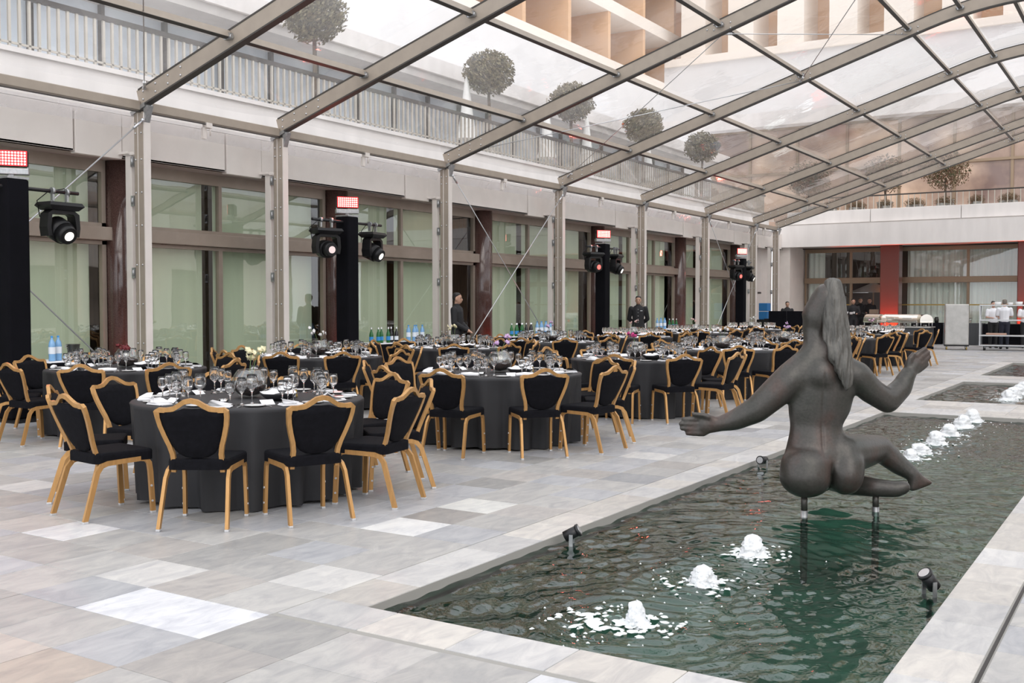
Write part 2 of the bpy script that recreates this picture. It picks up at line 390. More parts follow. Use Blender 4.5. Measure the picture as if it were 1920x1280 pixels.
for q in rects:
    cx, cy = (q[0]+q[1])/2, (q[2]+q[3])/2
    d = cx*fwv.x+cy*fwv.y
    if not (d > 1 and abs((cx*rtv.x+cy*rtv.y)/d) < .62): continue
    t = tone()
    for s_, c_ in SPECIAL.items():
        if abs(s_[0]-cx) < TX*.5 and abs(s_[1]-cy) < TY*.5: t = c_
    g = .0028
    if q in near:
        o = ob('tile', tile_me, floor, (cx, cy, rng.uniform(-.0008, .0012))); o.scale = (q[1]-q[0]-g, q[3]-q[2]-g, 1); o.color = (*t, 1)
    else:
        field.box(q[0]+g/2, q[1]-g/2, q[2]+g/2, q[3]-g/2, -.004, rng.uniform(-.001, .001)); ftone += [t]*6
me = field.mesh('distant_tiles', 'marble_attr')
at_ = me.attributes.new('tone', 'FLOAT_COLOR', 'FACE'); at_.data.foreach_set('color', [c for t in ftone for c in (*t, 1)])
tag(ob('distant_tiles', me, floor), kind='stuff')
# coping stones round each pool
def coping(x0, x1, y0, y1):
    t = rng.gauss(.50, .035); k = rng.random()
    c = (t*1.03, t*.985, t*.93) if k < .5 else (t, t*.99, t*.985)
    o = ob('coping_stone', cop_me, floor, ((x0+x1)/2, (y0+y1)/2, .001)); o.scale = (x1-x0-.003, y1-y0-.003, 1); o.color = (*c, 1)
cop_me = MB().bbox(-.5, .5, -.5, .5, -.075, 0, .006).mesh('coping_stone', 'marble')
for i, (y0, y1) in enumerate(POOLS):
    n = round((y1-y0)/.43); st = (y1-y0)/n
    for xx in ((PX0-.31, PX0), (PX1, PX1+.30)):
        for k in range(n): coping(xx[0], xx[1], y0+k*st, y0+(k+1)*st)
    for yy in ((y0-.31, y0), (y1, y1+.31)):
        for k in range(6): coping(PX0-.31+k*.5017, PX0-.31+(k+1)*.5017, *yy)
for (ya, yb) in ((15.36, 16.84), (22.06, 23.49)):
    n = 3; st = (yb-ya)/n
    for k in range(n):
        for j in range(5): coping(PX0-.31+j*.602, PX0-.31+(j+1)*.602, ya+k*st, ya+(k+1)*st)
# drain slot along the right-hand coping
tag(MB().box(-.622, -.608, 3.5, 30, -.01, .0015).build('drain_slot', 'black_metal'), 'thin dark drain slot beside the right-hand pool coping', 'drain')
# basins and water
WZ = -.05
JETS1 = [4.54, 5.4, 6.2, 10.89, 11.35, 12.23, 13.07, 14.0, 14.75]; JETS2 = [18.43, 19.03, 19.75, 20.45]
for i, (y0, y1) in enumerate(POOLS):
    e = empty('pool_basin', (0, 0, 0)); struct(e, ['sunken green pool basin under the bronze figure', 'middle green pool basin beyond the stone bridge', 'farthest green pool basin'][i])
    MB().box(PX0-.1, PX1+.1, y0-.1, y1+.1, -.62, -.55).build('pool_bottom', 'pool_green', e)
    b = MB()
    b.box(PX0-.1, PX0, y0-.1, y1+.1, -.56, -.076).box(PX1, PX1+.1, y0-.1, y1+.1, -.56, -.076).box(PX0, PX1, y0-.1, y0, -.56, -.076).box(PX0, PX1, y1, y1+.1, -.56, -.076)
    b.build('pool_wall', 'pool_side', e)
    h = .022 if i == 0 else .06
    nx = int((PX1-PX0)/h); ny = int((y1-y0)/h)
    X, Y = np.meshgrid(np.linspace(PX0, PX1, nx+1), np.linspace(y0, y1, ny+1))
    Z = np.zeros_like(X); rs = np.random.RandomState(3+i)
    for _ in range(14):
        a = rs.uniform(0, 2*pi); L = rs.uniform(.14, .5); Z += .0015*L/.3*np.sin((X*cos(a)+Y*sin(a))*2*pi/L+rs.uniform(0, 6))*(1+.6*np.sin(X*rs.uniform(.5, 2)+Y*rs.uniform(.5, 2)))
    for jy in (JETS1 if i == 0 else JETS2 if i == 1 else []):
        R = np.hypot(X+2.15, Y-jy); Z += .0055*np.exp(-R/1.0)*np.sin(R*2*pi/.115)*np.minimum(1, R/.15)
    V = np.stack([X, Y, WZ+Z], -1).reshape(-1, 3)
    idx = np.arange((nx+1)*(ny+1)).reshape(ny+1, nx+1)
    Fq = np.stack([idx[:-1, :-1], idx[:-1, 1:], idx[1:, 1:], idx[1:, :-1]], -1).reshape(-1, 4)
    me = bpy.data.meshes.new('pool_water'); me.from_pydata(V.tolist(), [], Fq.tolist()); me.polygons.foreach_set('use_smooth', [True]*len(Fq)); me.materials.append(MT['water'])
    tag(ob('pool_water', me), ['rippling green water around the bronze figure', 'rippling water of the middle pool', 'dark water of the farthest pool'][i], 'water', kind='stuff')
# ---- left building, ground floor
wl = struct(empty('wall_left'), 'long ground-floor wall of glazed bays and granite columns')
GX = -14.3
MB().box(GX-3.2, GX-3.1, 2, 43, 0, 4.4).build('back_partition', 'interior_wood', wl)
MB().box(GX-3.2, GX-.05, 43, 43.1, 0, 4.4).build('end_partition', 'interior_wood', wl)
MB().box(GX-3.2, GX-.05, 1.9, 2, 0, 4.4).build('end_partition', 'interior_wood', wl)
MB().box(GX-3.2, GX+.02, 2, 43, -.02, .015).build('inner_floor', 'interior', wl)
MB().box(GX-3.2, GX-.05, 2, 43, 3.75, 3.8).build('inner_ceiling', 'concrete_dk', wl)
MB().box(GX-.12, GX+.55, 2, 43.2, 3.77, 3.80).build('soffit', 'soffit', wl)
MB().box(GX-.9, GX-.1, 2, 43.2, 3.8, 4.62).build('upper_wall', 'concrete', wl)
ARCH = [5.5, 10.5, 13.43, 18.4, 23.4, 28.35, 33.38, 38.2, 40.87]
# fascia panels
edges = [2.0]
for a in ARCH[1:]: edges += [a-.85, a-.02]
edges.append(43.0)
for k in range(len(edges)-1):
    z0 = 3.77 if k % 2 == 0 else 3.74; dx = 0 if k % 2 == 0 else .02
    MB().bbox(-13.85, -13.75+dx, edges[k]+.012, edges[k+1]-.012, z0, 4.42, .006).build('fascia_panel', 'fascia', wl)
MB().box(-14.3, -13.80, 2, 43, 4.38, 4.42).build('fascia_lid', 'fascia', wl)
COLS = [5.7, 10.82, 15.9, 21.2, 27.2, 33.3, 38.6]
for k, y in enumerate(COLS):
    c = MB().cyl((GX+.06, y, 0), (GX+.06, y, 3.78), .26, n=28).build('granite_column', 'granite')
    tag(c, 'polished dark granite column, %s from the left along the glazed wall' % (['off-frame one', 'first', 'second', 'third', 'fourth', 'fifth', 'sixth'][k]), 'column', 'granite columns of the glazed wall')
wn = 0
for k in range(len(COLS)-1):
    y0, y1 = COLS[k]+.27, COLS[k+1]-.27
    wn += 1
    wnd = struct(empty('window_%d' % wn, (0, 0, 0)), 'tall brown-framed glazed bay with transom, %s from the left' % ORD[k])
    ym = [y0+(y1-y0)*.40] if y1-y0 < 5 else [y0+(y1-y0)*.36, y0+(y1-y0)*.70]
    fr = MB()
    for z0, z1 in ((0, .12), (2.44, 2.50), (2.72, 2.78), (3.58, 3.77)): fr.box(GX-.04, GX+.05, y0, y1, z0, z1)
    for yy in (y0, y1-.075): fr.box(GX-.04, GX+.05, yy, yy+.075, .12, 3.58)
    fr.build('window_frame', 'frame_brown', wnd)
    MB().bbox(GX-.04, GX+.16, y0-.06, y1+.06, 2.505, 2.715, .008).build('transom', 'frame_brown', wnd)
    for m_ in ym:
        MB().box(GX-.04, GX+.05, m_-.045, m_+.045, .12, 2.44).build('mullion', 'frame_brown', wnd)
        MB().box(GX-.04, GX+.05, m_-.035, m_+.035, 2.78, 3.58).build('mullion', 'frame_brown', wnd)
    ys = [y0+.075]+ym+[y1-.075]
    for a, b in zip(ys[:-1], ys[1:]):
        for z0, z1 in ((.12, 2.44), (2.78, 3.58)):
            MB().add([(GX, a+.04, z0), (GX, b-.04, z0), (GX, b-.04, z1), (GX, a+.04, z1)], [(0, 1, 2, 3)]).build('pane', 'window_glass', wnd)
    for j, (a, b) in enumerate(zip(ys[:-1], ys[1:])):
        if k >= 4 and j == 1: gap = .7
        gap = .14 if j % 2 == 0 else .0
        if k == 2 and j == 1: gap = .5
        m = MB(); nn = 14; vs = []; xs_ = GX-.22
        for i in range(nn+1):
            yy = a+.05+(b-.05-gap-a-.05)*i/nn
            vs += [(xs_+.006*sin(i*1.3), yy, .14), (xs_+.006*sin(i*1.3), yy, 3.66)]
        m.add(vs, [(2*i, 2*i+2, 2*i+3, 2*i+1) for i in range(nn)], True)
        m.cyl((xs_, a+.05, 3.68), (xs_, b-.05-gap, 3.68), .03, n=8); m.box(xs_-.012, xs_+.012, a+.05, b-.05-gap, .115, .145)
        tag(m.build('roller_blind', 'blind'), 'pale green blind behind %s pane of the %s glazed bay' % (['the left', 'the next', 'the last'][j], ORD[k]), 'blind', 'pale blinds behind the glass')
MB().box(GX-.1, GX+.1, 38.85, 43.1, 0, 3.77).build('plain_wall', 'fascia', wl)
MB().box(GX+.1, GX+.115, 41.35, 41.75, 1.93, 2.0).build('wall_vent', 'black_metal', wl)
# ---- upper left terrace and storeys
wu = struct(empty('wall_terrace'), 'white terrace edge and upper storeys above the glazed wall')
MB().box(-19.5, -15.3, -2, 46, 4.4, 5.42).build('terrace_slab', 'concrete', wu)
MB().box(-15.42, -15.24, -2, 46, 5.42, 5.5).build('parapet_cap', 'concrete', wu)
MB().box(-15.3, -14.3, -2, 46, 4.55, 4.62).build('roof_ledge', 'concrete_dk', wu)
MB().box(-19.6, -19.5, -2, 46, 5.4, 8.0).build('upper_glazing', 'far_glass_pale', wu)
for k in range(26):
    MB().box(-19.5, -19.38, 6+k*1.66, 6.09+k*1.66, 5.42, 8.0).build('facade_mullion', 'rail_dark', wu)
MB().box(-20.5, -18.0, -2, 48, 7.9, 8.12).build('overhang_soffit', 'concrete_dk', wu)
MB().box(-20.5, -17.9, -2, 48, 8.12, 8.55).build('overhang_fascia', 'concrete', wu)
MB().box(-24.6, -24, -4, 62, 8.5, 13.2).build('tower_base_wall', 'white_wall', wu)
tw = struct(empty('wall_tower'), 'tall hotel tower of warm recessed balconies')
MB().box(-27.5, -26.5, -4, 62, 13, 26).build('tower_wall', 'warm_glass', tw)
for z in (13.2, 16.2, 19.2, 22.2):
    MB().box(-26.6, -24, -4, 62, z, z+.62).build('balcony_slab', 'balcony_slab', tw)
    for k in range(16): MB().box(-26.5, -24.05, -2+k*4.1, -1.72+k*4.1, z+.62, z+3.0).build('balcony_fin', 'balcony', tw)
    for k in range(16): MB().box(-26.5, -26.42, -1.7+k*4.1+1.6, -1.7+k*4.1+2.9, z+.7, z+2.7).build('balcony_window', 'far_glass', tw)
# railing of the left terrace
rl = empty('terrace_railing', (-15.33, 0, 5.5), 0, 'long bronze-coloured railing along the left terrace edge', 'railing')
MB().box(-.04, .04, 7, 45.5, .79, .87).build('handrail', 'rail_dark', rl)
MB().box(-.02, .02, 7, 45.5, .06, .09).build('bottom_rail', 'rail_metal', rl)
bal = MB().box(-.02, .02, -.022, .022, 0, .81).mesh('baluster', 'rail_metal')
for k in range(226): ob('baluster', bal, rl, (0, 7.1+k*.17, 0))
# ---- back building
wb = struct(empty('wall_back'), 'white concrete fascia and glazed ground floor of the rear building')
BY = 45.2
MB().box(-13.85, 10, 43.0, 43.5, 3.87, 4.76).build('fascia_beam', 'concrete', wb)
for k in range(7): MB().bbox(-13.6+k*3.4, -13.6+(k+1)*3.4-.02, 43.25, 43.9, 4.82, 5.33, .01).build('cap_panel', 'concrete', wb)
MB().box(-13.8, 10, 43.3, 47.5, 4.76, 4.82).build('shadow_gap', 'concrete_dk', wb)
MB().box(-13.85, 10, 43.5, 46, 3.9, 3.96).build('soffit', 'soffit', wb)
MB().box(-13.8, 10, 43.9, 50.5, 5.28, 5.36).build('terrace_floor', 'concrete_dk', wb)
MB().box(-14.2, -13.45, 43.2, 45.4, 0, 3.9).build('corner_pier', 'fascia', wb)
MB().box(-14, 10, 49, 49.1, 0, 3.9).build('lobby_partition', 'interior_wood', wb)
MB().box(10, 10.1, 45.3, 49, 0, 3.9).box(-14, -13.9, 45.4, 49, 0, 3.9).build('lobby_end', 'interior_wood', wb)
MB().box(-14, 10, 45, 49, 3.86, 3.92).build('lobby_ceiling', 'interior', wb)
MB().box(-14, -9.2, 47.6, 47.7, 0, 3.9).build('dark_partition', 'interior', wb)
GCOL = [-9.55, -4.5, .6]
for k, x in enumerate(GCOL):
    tag(MB().bbox(x-.37, x+.37, 43.75, 44.4, 0, 3.9, .03).build('granite_pier', 'granite_red'), ['red granite pier beside the dark doorway', 'red granite pier at the right edge of the frame', 'red granite pier beyond the right edge'][k], 'column', 'granite piers of the rear building')
spans = [(-13.4, -9.6), (-9.5, -4.6), (-4.4, .5)]
for k, (x0, x1) in enumerate(spans):
    wn += 1
    wnd = struct(empty('window_%d' % wn), ['dark glazed entrance bay left of the red pier', 'curtained glazed bay behind the buffet', 'curtained glazed bay past the right edge'][k])
    xm = x0+(x1-x0)*(.52 if k == 0 else .55)
    fr = MB()
    for z0, z1 in ((3.7, 3.9),): fr.box(x0, x1, BY-.05, BY+.05, z0, z1)
    for xx in (x0, x1-.08): fr.box(xx, xx+.08, BY-.05, BY+.05, 0, 3.7)
    fr.build('window_frame', 'bronze_frame', wnd)
    MB().bbox(x0, x1, BY-.12, BY+.06, 2.38, 2.62, .01).build('transom', 'bronze_frame', wnd)
    MB().box(xm-.05, xm+.05, BY-.06, BY+.05, 0, 2.38).build('mullion', 'bronze_frame', wnd)
    MB().box(xm-.06, xm+.04, BY-.06, BY+.05, 2.62, 3.7).build('mullion', 'bronze_frame', wnd)
    MB().box(x0, x1 if k else xm, BY-.05, BY-.02, 1.45, 1.5).build('brass_rail', 'brass', wnd)
    pl = [(x0, xm), (xm, x1)]
    for j, (a, b) in enumerate(pl):
        for z0, z1 in ((0.05, 2.38), (2.62, 3.7)):
            if k == 0 and j == 1 and z0 < 1: continue      # open doorway
            MB().add([(a, BY, z0), (b, BY, z0), (b, BY, z1), (a, BY, z1)], [(0, 1, 2, 3)]).build('pane', 'window_glass', wnd)
def curtain(x0, x1, y, z0, z1, label):
    n = int((x1-x0)/.03); vs = []
    for i in range(n+1):
        x = x0+(x1-x0)*i/n; yy = y+.05*sin(x*2*pi/.22)+.02*sin(x*7)
        vs += [(x, yy, z0), (x, yy, z1)]
    tag(MB().add(vs, [(2*i, 2*i+2, 2*i+3, 2*i+1) for i in range(n)], True).build('curtain', 'curtain'), label, 'curtain', 'sheer curtains of the rear building')
curtain(-9.2, -4.7, BY+.3, .04, 3.75, 'pale sheer curtain across the bay behind the buffet')
curtain(-4.3, .4, BY+.3, .04, 3.75, 'pale sheer curtain of the bay past the right edge')
curtain(-13.35, -12.6, BY+.3, .04, 3.75, 'narrow pale curtain at the far left entrance pane')
# upper storey of the back building
MB().box(-20, 12, 51, 51.2, 5.3, 10.2).build('upper_glazing', 'warm_glass', wb)
for k in range(12): MB().box(-18+k*2.4, -17.88+k*2.4, 50.9, 51, 5.3, 10.2).build('facade_mullion', 'bronze_frame', wb)
for z in (7.9, 10.1): MB().box(-20, 12, 50.85, 51, z, z+.12).build('facade_rail', 'bronze_frame', wb)
MB().box(-24, 12, 50, 53, 10.2, 10.9).build('roof_edge', 'concrete', wb)
MB().box(-24, 14, 54, 54.5, 10.5, 14.9).build('tower_base_wall', 'white_wall', wb)
MB().box(-24, 14, 56.5, 57, 14.5, 26).build('tower_wall', 'balcony', tw)
for k in range(14): MB().box(-23+k*2.7, -21.6+k*2.7, 54, 56.5, 14.9, 26).build('tower_pier', 'balcony_slab', tw)
MB().box(-23.9, 13.9, 53.8, 56.5, 14.6, 15.0).build('balcony_slab', 'balcony_slab', tw)
rb = empty('terrace_railing', (0, 43.75, 5.36), 0, 'dark railing on the rear terrace under the gable', 'railing')
MB().box(-13, 3, -.03, .03, .52, .57).build('handrail', 'rail_dark', rb)
bal2 = MB().box(-.016, .016, -.02, .02, 0, .53).mesh('baluster', 'rail_metal')
for k in range(70): ob('baluster', bal2, rb, (-12.9+k*.225, 0, 0))
# wing across the courtyard (seen only in reflections)
wr = struct(empty('wall_right'), 'pale facade across the courtyard')
MB().box(18, 18.4, -5, 46, 0, 8).build('facade', 'cream_wall', wr)
for k in range(9): MB().box(17.96, 18.0, -3+k*5.2, 1+k*5.2, .3, 3.4).build('window_panel', 'far_glass', wr)
for k in range(9): MB().box(17.96, 18.0, -3+k*5.2, 1+k*5.2, 4.6, 7.2).build('window_panel', 'warm_glass', wr)
# ================================================================ CLEAR-ROOFED TENT
RIDGE = -2.3
def roofz(x):
    t = x if x <= RIDGE else 2*RIDGE-x
    if t < -4.4: return 4.62+.315*(t+13.3)
    u = t+4.4; z0 = 4.62+.315*8.9
    return z0+.315*u-.315*u*u/4.2
XE = -13.3; XR = 2*RIDGE-XE
prof = [XE+.0]+[-13.3+k*1.0 for k in range(1, 9)]+[-4.4+.3*k for k in range(0, 8)]
prof = prof+[2*RIDGE-x for x in reversed(prof[:-1])]
PURL = [-11.3, -9.15, -7.05, -4.78, -3.75, -2.8]
PURL = PURL+[2*RIDGE-x for x in reversed(PURL)]
clamp_me = MB().box(-.06, .06, -.12, -.05, -.02, .07).cyl((-.08, -.09, .02), (.08, -.09, .02), .03, n=8).mesh('purlin_clamp', 'galv')
hinge_me = MB().box(-.19, -.12, -.065, -.045, 0, .16).cyl((-.15, -.07, .03), (-.15, -.07, .13), .018, n=8).mesh('hinge', 'galv')
def arch(y, idx):
    nm = ['off-frame left', 'first', 'second', 'third', 'fourth', 'fifth', 'sixth', 'seventh', 'gable-end'][idx]
    e = empty('tent_arch', (0, y, 0), 0, 'taupe aluminium tent arch with post and curved rafter, %s from the left' % nm if idx not in (0, 8) else 'taupe aluminium tent arch with post and rafter, %s one' % nm, 'tent frame', 'tent arches')
    pts = [(x, 0, roofz(x)) for x in prof]
    raf = MB().sweep(pts, .055, .125, (0, 1, 0)).build('rafter', 'tent_alu', e)
    for s in (1, -1):
        MB().sweep([(x, 0, z+s*.132) for x, _, z in pts], .062, .012, (0, 1, 0)).build('keder_rail', 'tent_dark', raf)
    for sx, X in ((1, XE), (-1, XR)):
        if sx == -1 and idx not in (2, 3, 4, 5, 6, 7, 8): continue
        po = MB().bbox(X-.11, X+.11, -.055, .055, 0.03, 4.42, .008).build('post', 'tent_alu', e)
        MB().box(X+sx*.112, X+sx*.130, -.06, .06, .03, 4.40).box(X-.03, X-.01, -.0565, .0565, .03, 4.4).build('post_channel', 'fascia', po)
        MB().box(X-.2, X+.2, -.15, .15, 0.0, .03).build('base_plate', 'galv', po)
        kb = MB().sweep([(X-.16, 0, 4.40), (X+sx*.16, 0, 4.52)], .075, .03, (0, 1, 0))
        kb.add([(X+sx*.11, -.05, 4.2), (X+sx*.22, -.05, 4.5), (X+sx*.11, -.05, 4.5), (X+sx*.11, .05, 4.2), (X+sx*.22, .05, 4.5), (X+sx*.11, .05, 4.5)], [(0, 1, 2), (5, 4, 3), (0, 3, 4, 1), (1, 4, 5, 2), (2, 5, 3, 0)])
        kb.build('knee_bracket', 'galv', e)
        if sx == 1:
            bt = MB()
            for zz in (.9, 1.5, 2.1, 2.7, 3.2, 3.7, 4.1, 4.25):
                for dx in (-.07, .06): bt.ball((X+dx, -.058, zz), .016, 6, 4)
            for i in range(4):
                xx = X+.12+i*.28
                for dz in (-.06, .06): bt.ball((xx, -.058, roofz(xx)+dz), .018, 6, 4)
            for p in PURL[2:4]:
                for dx, dz in ((-.25, -.03), (-.12, .05), (-.12, -.05), (.2, .05), (.2, -.05)): bt.ball((p+dx, -.058, roofz(p)+dz), .018, 6, 4)
            tag(bt.build('bolts', 'steel', e), kind='stuff')
            # slim sidewall upright with hinges beside the post
            sp = MB().bbox(X-.33, X-.19, -.05, .03, 0.0, 3.78, .006).build('sidewall_upright', 'fascia', e)
            MB().box(X-.34, X-.1, -.07, -.02, 3.78, 3.83).box(X-.95, X-.2, -.1, -.04, 3.80, 3.84).build('bracket_arm', 'fascia', e)
            for zz in (.45, 1.9, 3.0, 3.6): ob('hinge', hinge_me, e, (X, 0, zz))
    for p in PURL: ob('purlin_clamp', clamp_me, e, (p, 0, roofz(p)))
    
for i, y in enumerate(ARCH): arch(y, i)
bay_nm = ['leftmost', 'second', 'third', 'fourth', 'fifth', 'sixth', 'seventh', 'last']
for b in range(len(ARCH)-1):
    y0, y1 = ARCH[b]+.06, ARCH[b+1]-.06
    for j, p in enumerate(PURL):
        if j > 6 and b < 2: continue
        dz = roofz(p)+.05; sl = math.atan((roofz(p+.01)-roofz(p-.01))/.02)
        m = MB().sweep([(0, y0, 0), (0, y1, 0)], .035, .05, (1, 0, 0))
        o = ob('purlin', m.mesh('purlin', 'tent_alu'), None, (p, 0, dz)); o.rotation_euler = (0, -sl, 0)
        tag(o, '%s roof purlin up from the glazed wall in the %s tent bay' % (ORD[j], bay_nm[b]), 'purlin', 'roof purlins')
        u = ob('purlin_groove', MB().box(-.036, .036, y0, y1, -.056, -.05).mesh('purlin_groove', 'tent_dark'), o)
    # eave beam with clip
    m = MB().bbox(XE-.06, XE+.06, y0, y1, 4.44, 4.58, .01).build('eave_beam', 'tent_alu')
    tag(m, 'horizontal taupe eave beam of the %s tent bay' % bay_nm[b], 'beam', 'eave beams')
    MB().box(XE+.03, XE+.066, y0, y1, 4.405, 4.42).build('beam_groove', 'tent_dark', m)
    ym = (y0+y1)/2-.2
    MB().box(XE-.02, XE+.08, ym-.06, ym+.06, 4.36, 4.44).box(XE-.02, XE+.03, ym-.09, ym-.02, 4.18, 4.36).cyl((XE+.06, ym+.03, 4.24), (XE+.06, ym+.03, 4.40), .012, n=6).build('beam_clip', 'fascia', m)
    # valance strip
    vs = []
    for i in range(13):
        yy = y0+(y1-y0)*i/12; vs += [(XE-.08, yy, 4.40), (XE-.20+.012*sin(i*2.1), yy, 4.46-.27)]
    tag(MB().add(vs, [(2*i, 2*i+2, 2*i+3, 2*i+1) for i in range(12)], True).build('rain_valance', 'valance_pvc'), 'cloudy plastic rain valance under the eave of the %s bay' % bay_nm[b], 'valance', 'rain valances')
    # clear roof sheet, slightly slack between arches
    vs = []; nx = len(prof); ny = 9
    for j in range(ny):
        t = j/(ny-1); yy = y0+(y1-y0)*t
        for x in prof: vs.append((x, yy, roofz(x)+.15-.05*sin(pi*t)+.012*noise.noise((x*.9, yy*.9, b))))
    tag(MB().add(vs, [(j*nx+i, j*nx+i+1, (j+1)*nx+i+1, (j+1)*nx+i) for j in range(ny-1) for i in range(nx-1)], True).build('roof_sheet', 'clear_pvc'), 'clear plastic roof sheet of the %s tent bay' % bay_nm[b], 'roof sheet', 'clear roof sheets')
# bracing cables
def cable(a, b, r, label, n=2, sag=0):
    P = [Vector(a).lerp(Vector(b), i/(n-1))-Vector((0, 0, sag*sin(pi*i/(n-1)))) for i in range(n)]
    o = empty('bracing_cable', a, 0, label, 'cable', 'bracing cables')
    MB().tube([p-Vector(a) for p in P], r).build('wire', 'cable', o)
    d = (Vector(b)-Vector(a)).normalized()
    MB().cyl((0, 0, 0), d*.22, .022, n=8).ball((0, 0, 0), .035, 6, 4).build('turnbuckle', 'steel', o)
cable((XE+.13, 10.42, 4.28), (XE+.1, 5.6, .05), .011, 'steel bracing cable running down-left from the first arch')
cable((XE+.13, 5.6, 4.28), (XE+.1, 10.4, .05), .011, 'steel bracing cable coming down beside the first granite column')
cable((XE+.13, 23.32, 4.28), (XE+.1, 18.5, .05), .013, 'brighter of the two crossed cables right of the third arch')
cable((XE+.13, 18.48, 4.28), (XE+.1, 23.3, .05), .010, 'thinner of the two crossed cables right of the third arch')
cable((XE+.13, 38.12, 4.28), (XE+.1, 33.5, .05), .013, 'brighter of the two crossed cables by the sixth arch')
cable((XE+.13, 33.46, 4.28), (XE+.1, 38.1, .05), .010, 'thinner of the two crossed cables by the sixth arch')
cable((XE+.2, 10.4, 4.75), (-7.05, 5.6, roofz(-7.05)-.1), .009, 'vertical-looking roof cable above the first arch')
cable((-13.0, 23.3, 4.75), (-7.05, 18.5, roofz(-7.05)-.1), .009, 'thin roof cable crossing the third bay from arch four')
cable((-13.0, 18.5, 4.75), (-7.05, 23.3, roofz(-7.05)-.1), .009, 'thin roof cable crossing the third bay from arch three')
cable((-7.05, 18.5, roofz(-7.05)-.1), (-4.78, 23.3, roofz(-4.78)-.1), .009, 'thin level cable under the upper roof')
cable((-7.05, 23.3, roofz(-7.05)-.1), (-4.2, 18.5, roofz(-4.2)-.1), .009, 'thin steep cable under the upper roof')
# ================================================================ CHAIRS
def lean(z): return -.165-.16*max(0, (z-.42)/.45)
def chair_proto():
    P = []
    def leg_front(s):
        m = MB(); x = s*.215
        m.sweep([(x*1.02, .215, .012), (x, .20, .30), (x, .19, .365), (x, .165, .395), (x, .12, .402), (x*.98, 0, .398)], .0115, .017, (1, 0, 0))
        return m
    def leg_rear(s):
        m = MB(); x = s*.215
        m.sweep([(x*.98, 0, .398), (x*.96, -.12, .393), (x*.96, -.165, .378), (x*.98, -.20, .335), (x*1.06, -.30, .012)], .0115, .017, (1, 0, 0))
        return m
    capf = MB().bbox(-.014, .014, -.019, .019, 0, .016, .003)
    for s in (-1, 1):
        P.append(('leg', leg_front(s).mesh('leg', 'gold'), [('foot_cap', MB().addl(capf, Matrix.Translation((s*.215*1.02, .215, 0))).mesh('foot_cap', 'foot_cap')),
                  ]+[('stud', MB().cyl((s*.226, .21-.05*z_, z_), (s*.234, .21-.05*z_, z_), .008, n=8).mesh('stud', 'foot_cap')) for z_ in (.09, .2)]))
        P.append(('leg', leg_rear(s).mesh('leg', 'gold'), [('foot_cap', MB().addl(capf, Matrix.Translation((s*.215*1.06, -.30, 0))).mesh('foot_cap', 'foot_cap'))]))
    P.append(('seat_frame', MB().box(-.20, .20, .12, .15, .393, .413).box(-.19, .19, -.15, -.12, .393, .413).mesh('seat_frame', 'gold')))
    # shield-shaped back frame
    half = [(.165, .375), (.162, .45), (.163, .50), (.176, .56), (.200, .63), (.220, .70), (.229, .755), (.230, .795), (.215, .805), (.17, .803), (.12, .812), (.08, .835), (.045, .858), (0, .868)]
    loop = [(x, lean(z), z) for x, z in half]+[(-x, lean(z), z) for x, z in reversed(half[:-1])]
    P.append(('back_frame', MB().sweep(loop, .013, .0155, (0, 1, .1), smooth=False).mesh('back_frame', 'gold')))
    # padded shield
    rows = [(.47, .03), (.478, .075), (.50, .115), (.53, .142), (.57, .163), (.63, .188), (.70, .208), (.755, .216), (.79, .216)]
    vs = []; n = 9
    for side in (1, -1):
        for z, w_ in rows:
            for i in range(n):
                t = -1+2*i/(n-1); x = t*w_
                zz = z
                if z > .78: zz = .79+.045*math.exp(-(x/.07)**2)-.012*math.exp(-(x/.03)**2)*2
                bul = (1-t*t)**.5*.018*min(1, (z-.455)/.06)+.008
                vs.append((x, lean(zz)+side*bul, zz))
    R = len(rows); fs = []
    for j in range(R-1):
        for i in range(n-1):
            a = j*n+i
            fs.append((a+1, a, a+n, a+n+1)); b = R*n+a; fs.append((b, b+1, b+n+1, b+n))
    per = [(0, i) for i in range(n)]+[(j, n-1) for j in range(1, R)]+[(R-1, i) for i in range(n-2, -1, -1)]+[(j, 0) for j in range(R-2, 0, -1)]
    ids = [j*n+i for j, i in per]; L = len(ids)
    for k in range(L): a, b = ids[k], ids[(k+1) % L]; fs.append((a, b, b+R*n, a+R*n))
    P.append(('backrest', MB().add(vs, fs, True).mesh('backrest', 'velvet')))
    # seat cushion, domed
    bm = bmesh.new(); bmesh.ops.create_cube(bm, size=1)
    for v in bm.verts:
        w_ = .235 if v.co.y > 0 else .20
        v.co = Vector((v.co.x*2*w_, v.co.y*.43+.012, .43+v.co.z*.076))
    bmesh.ops.bevel(bm, geom=[e for e in bm.edges if abs(e.verts[0].co.z-e.verts[1].co.z) > .05], offset=.05, segments=4, affect='EDGES', profile=.5)
    bmesh.ops.bevel(bm, geom=[e for e in bm.edges if all(v.co.z > .46 for v in e.verts)], offset=.018, segments=2, affect='EDGES', profile=.5)
    bm.verts.index_update(); sm = MB().add([v.co[:] for v in bm.verts], [[v.index for v in f.verts] for f in bm.faces]); bm.free()
    P.append(('seat', sm.mesh('seat', 'velvet')))
    return Proto(P)
CH = chair_proto()
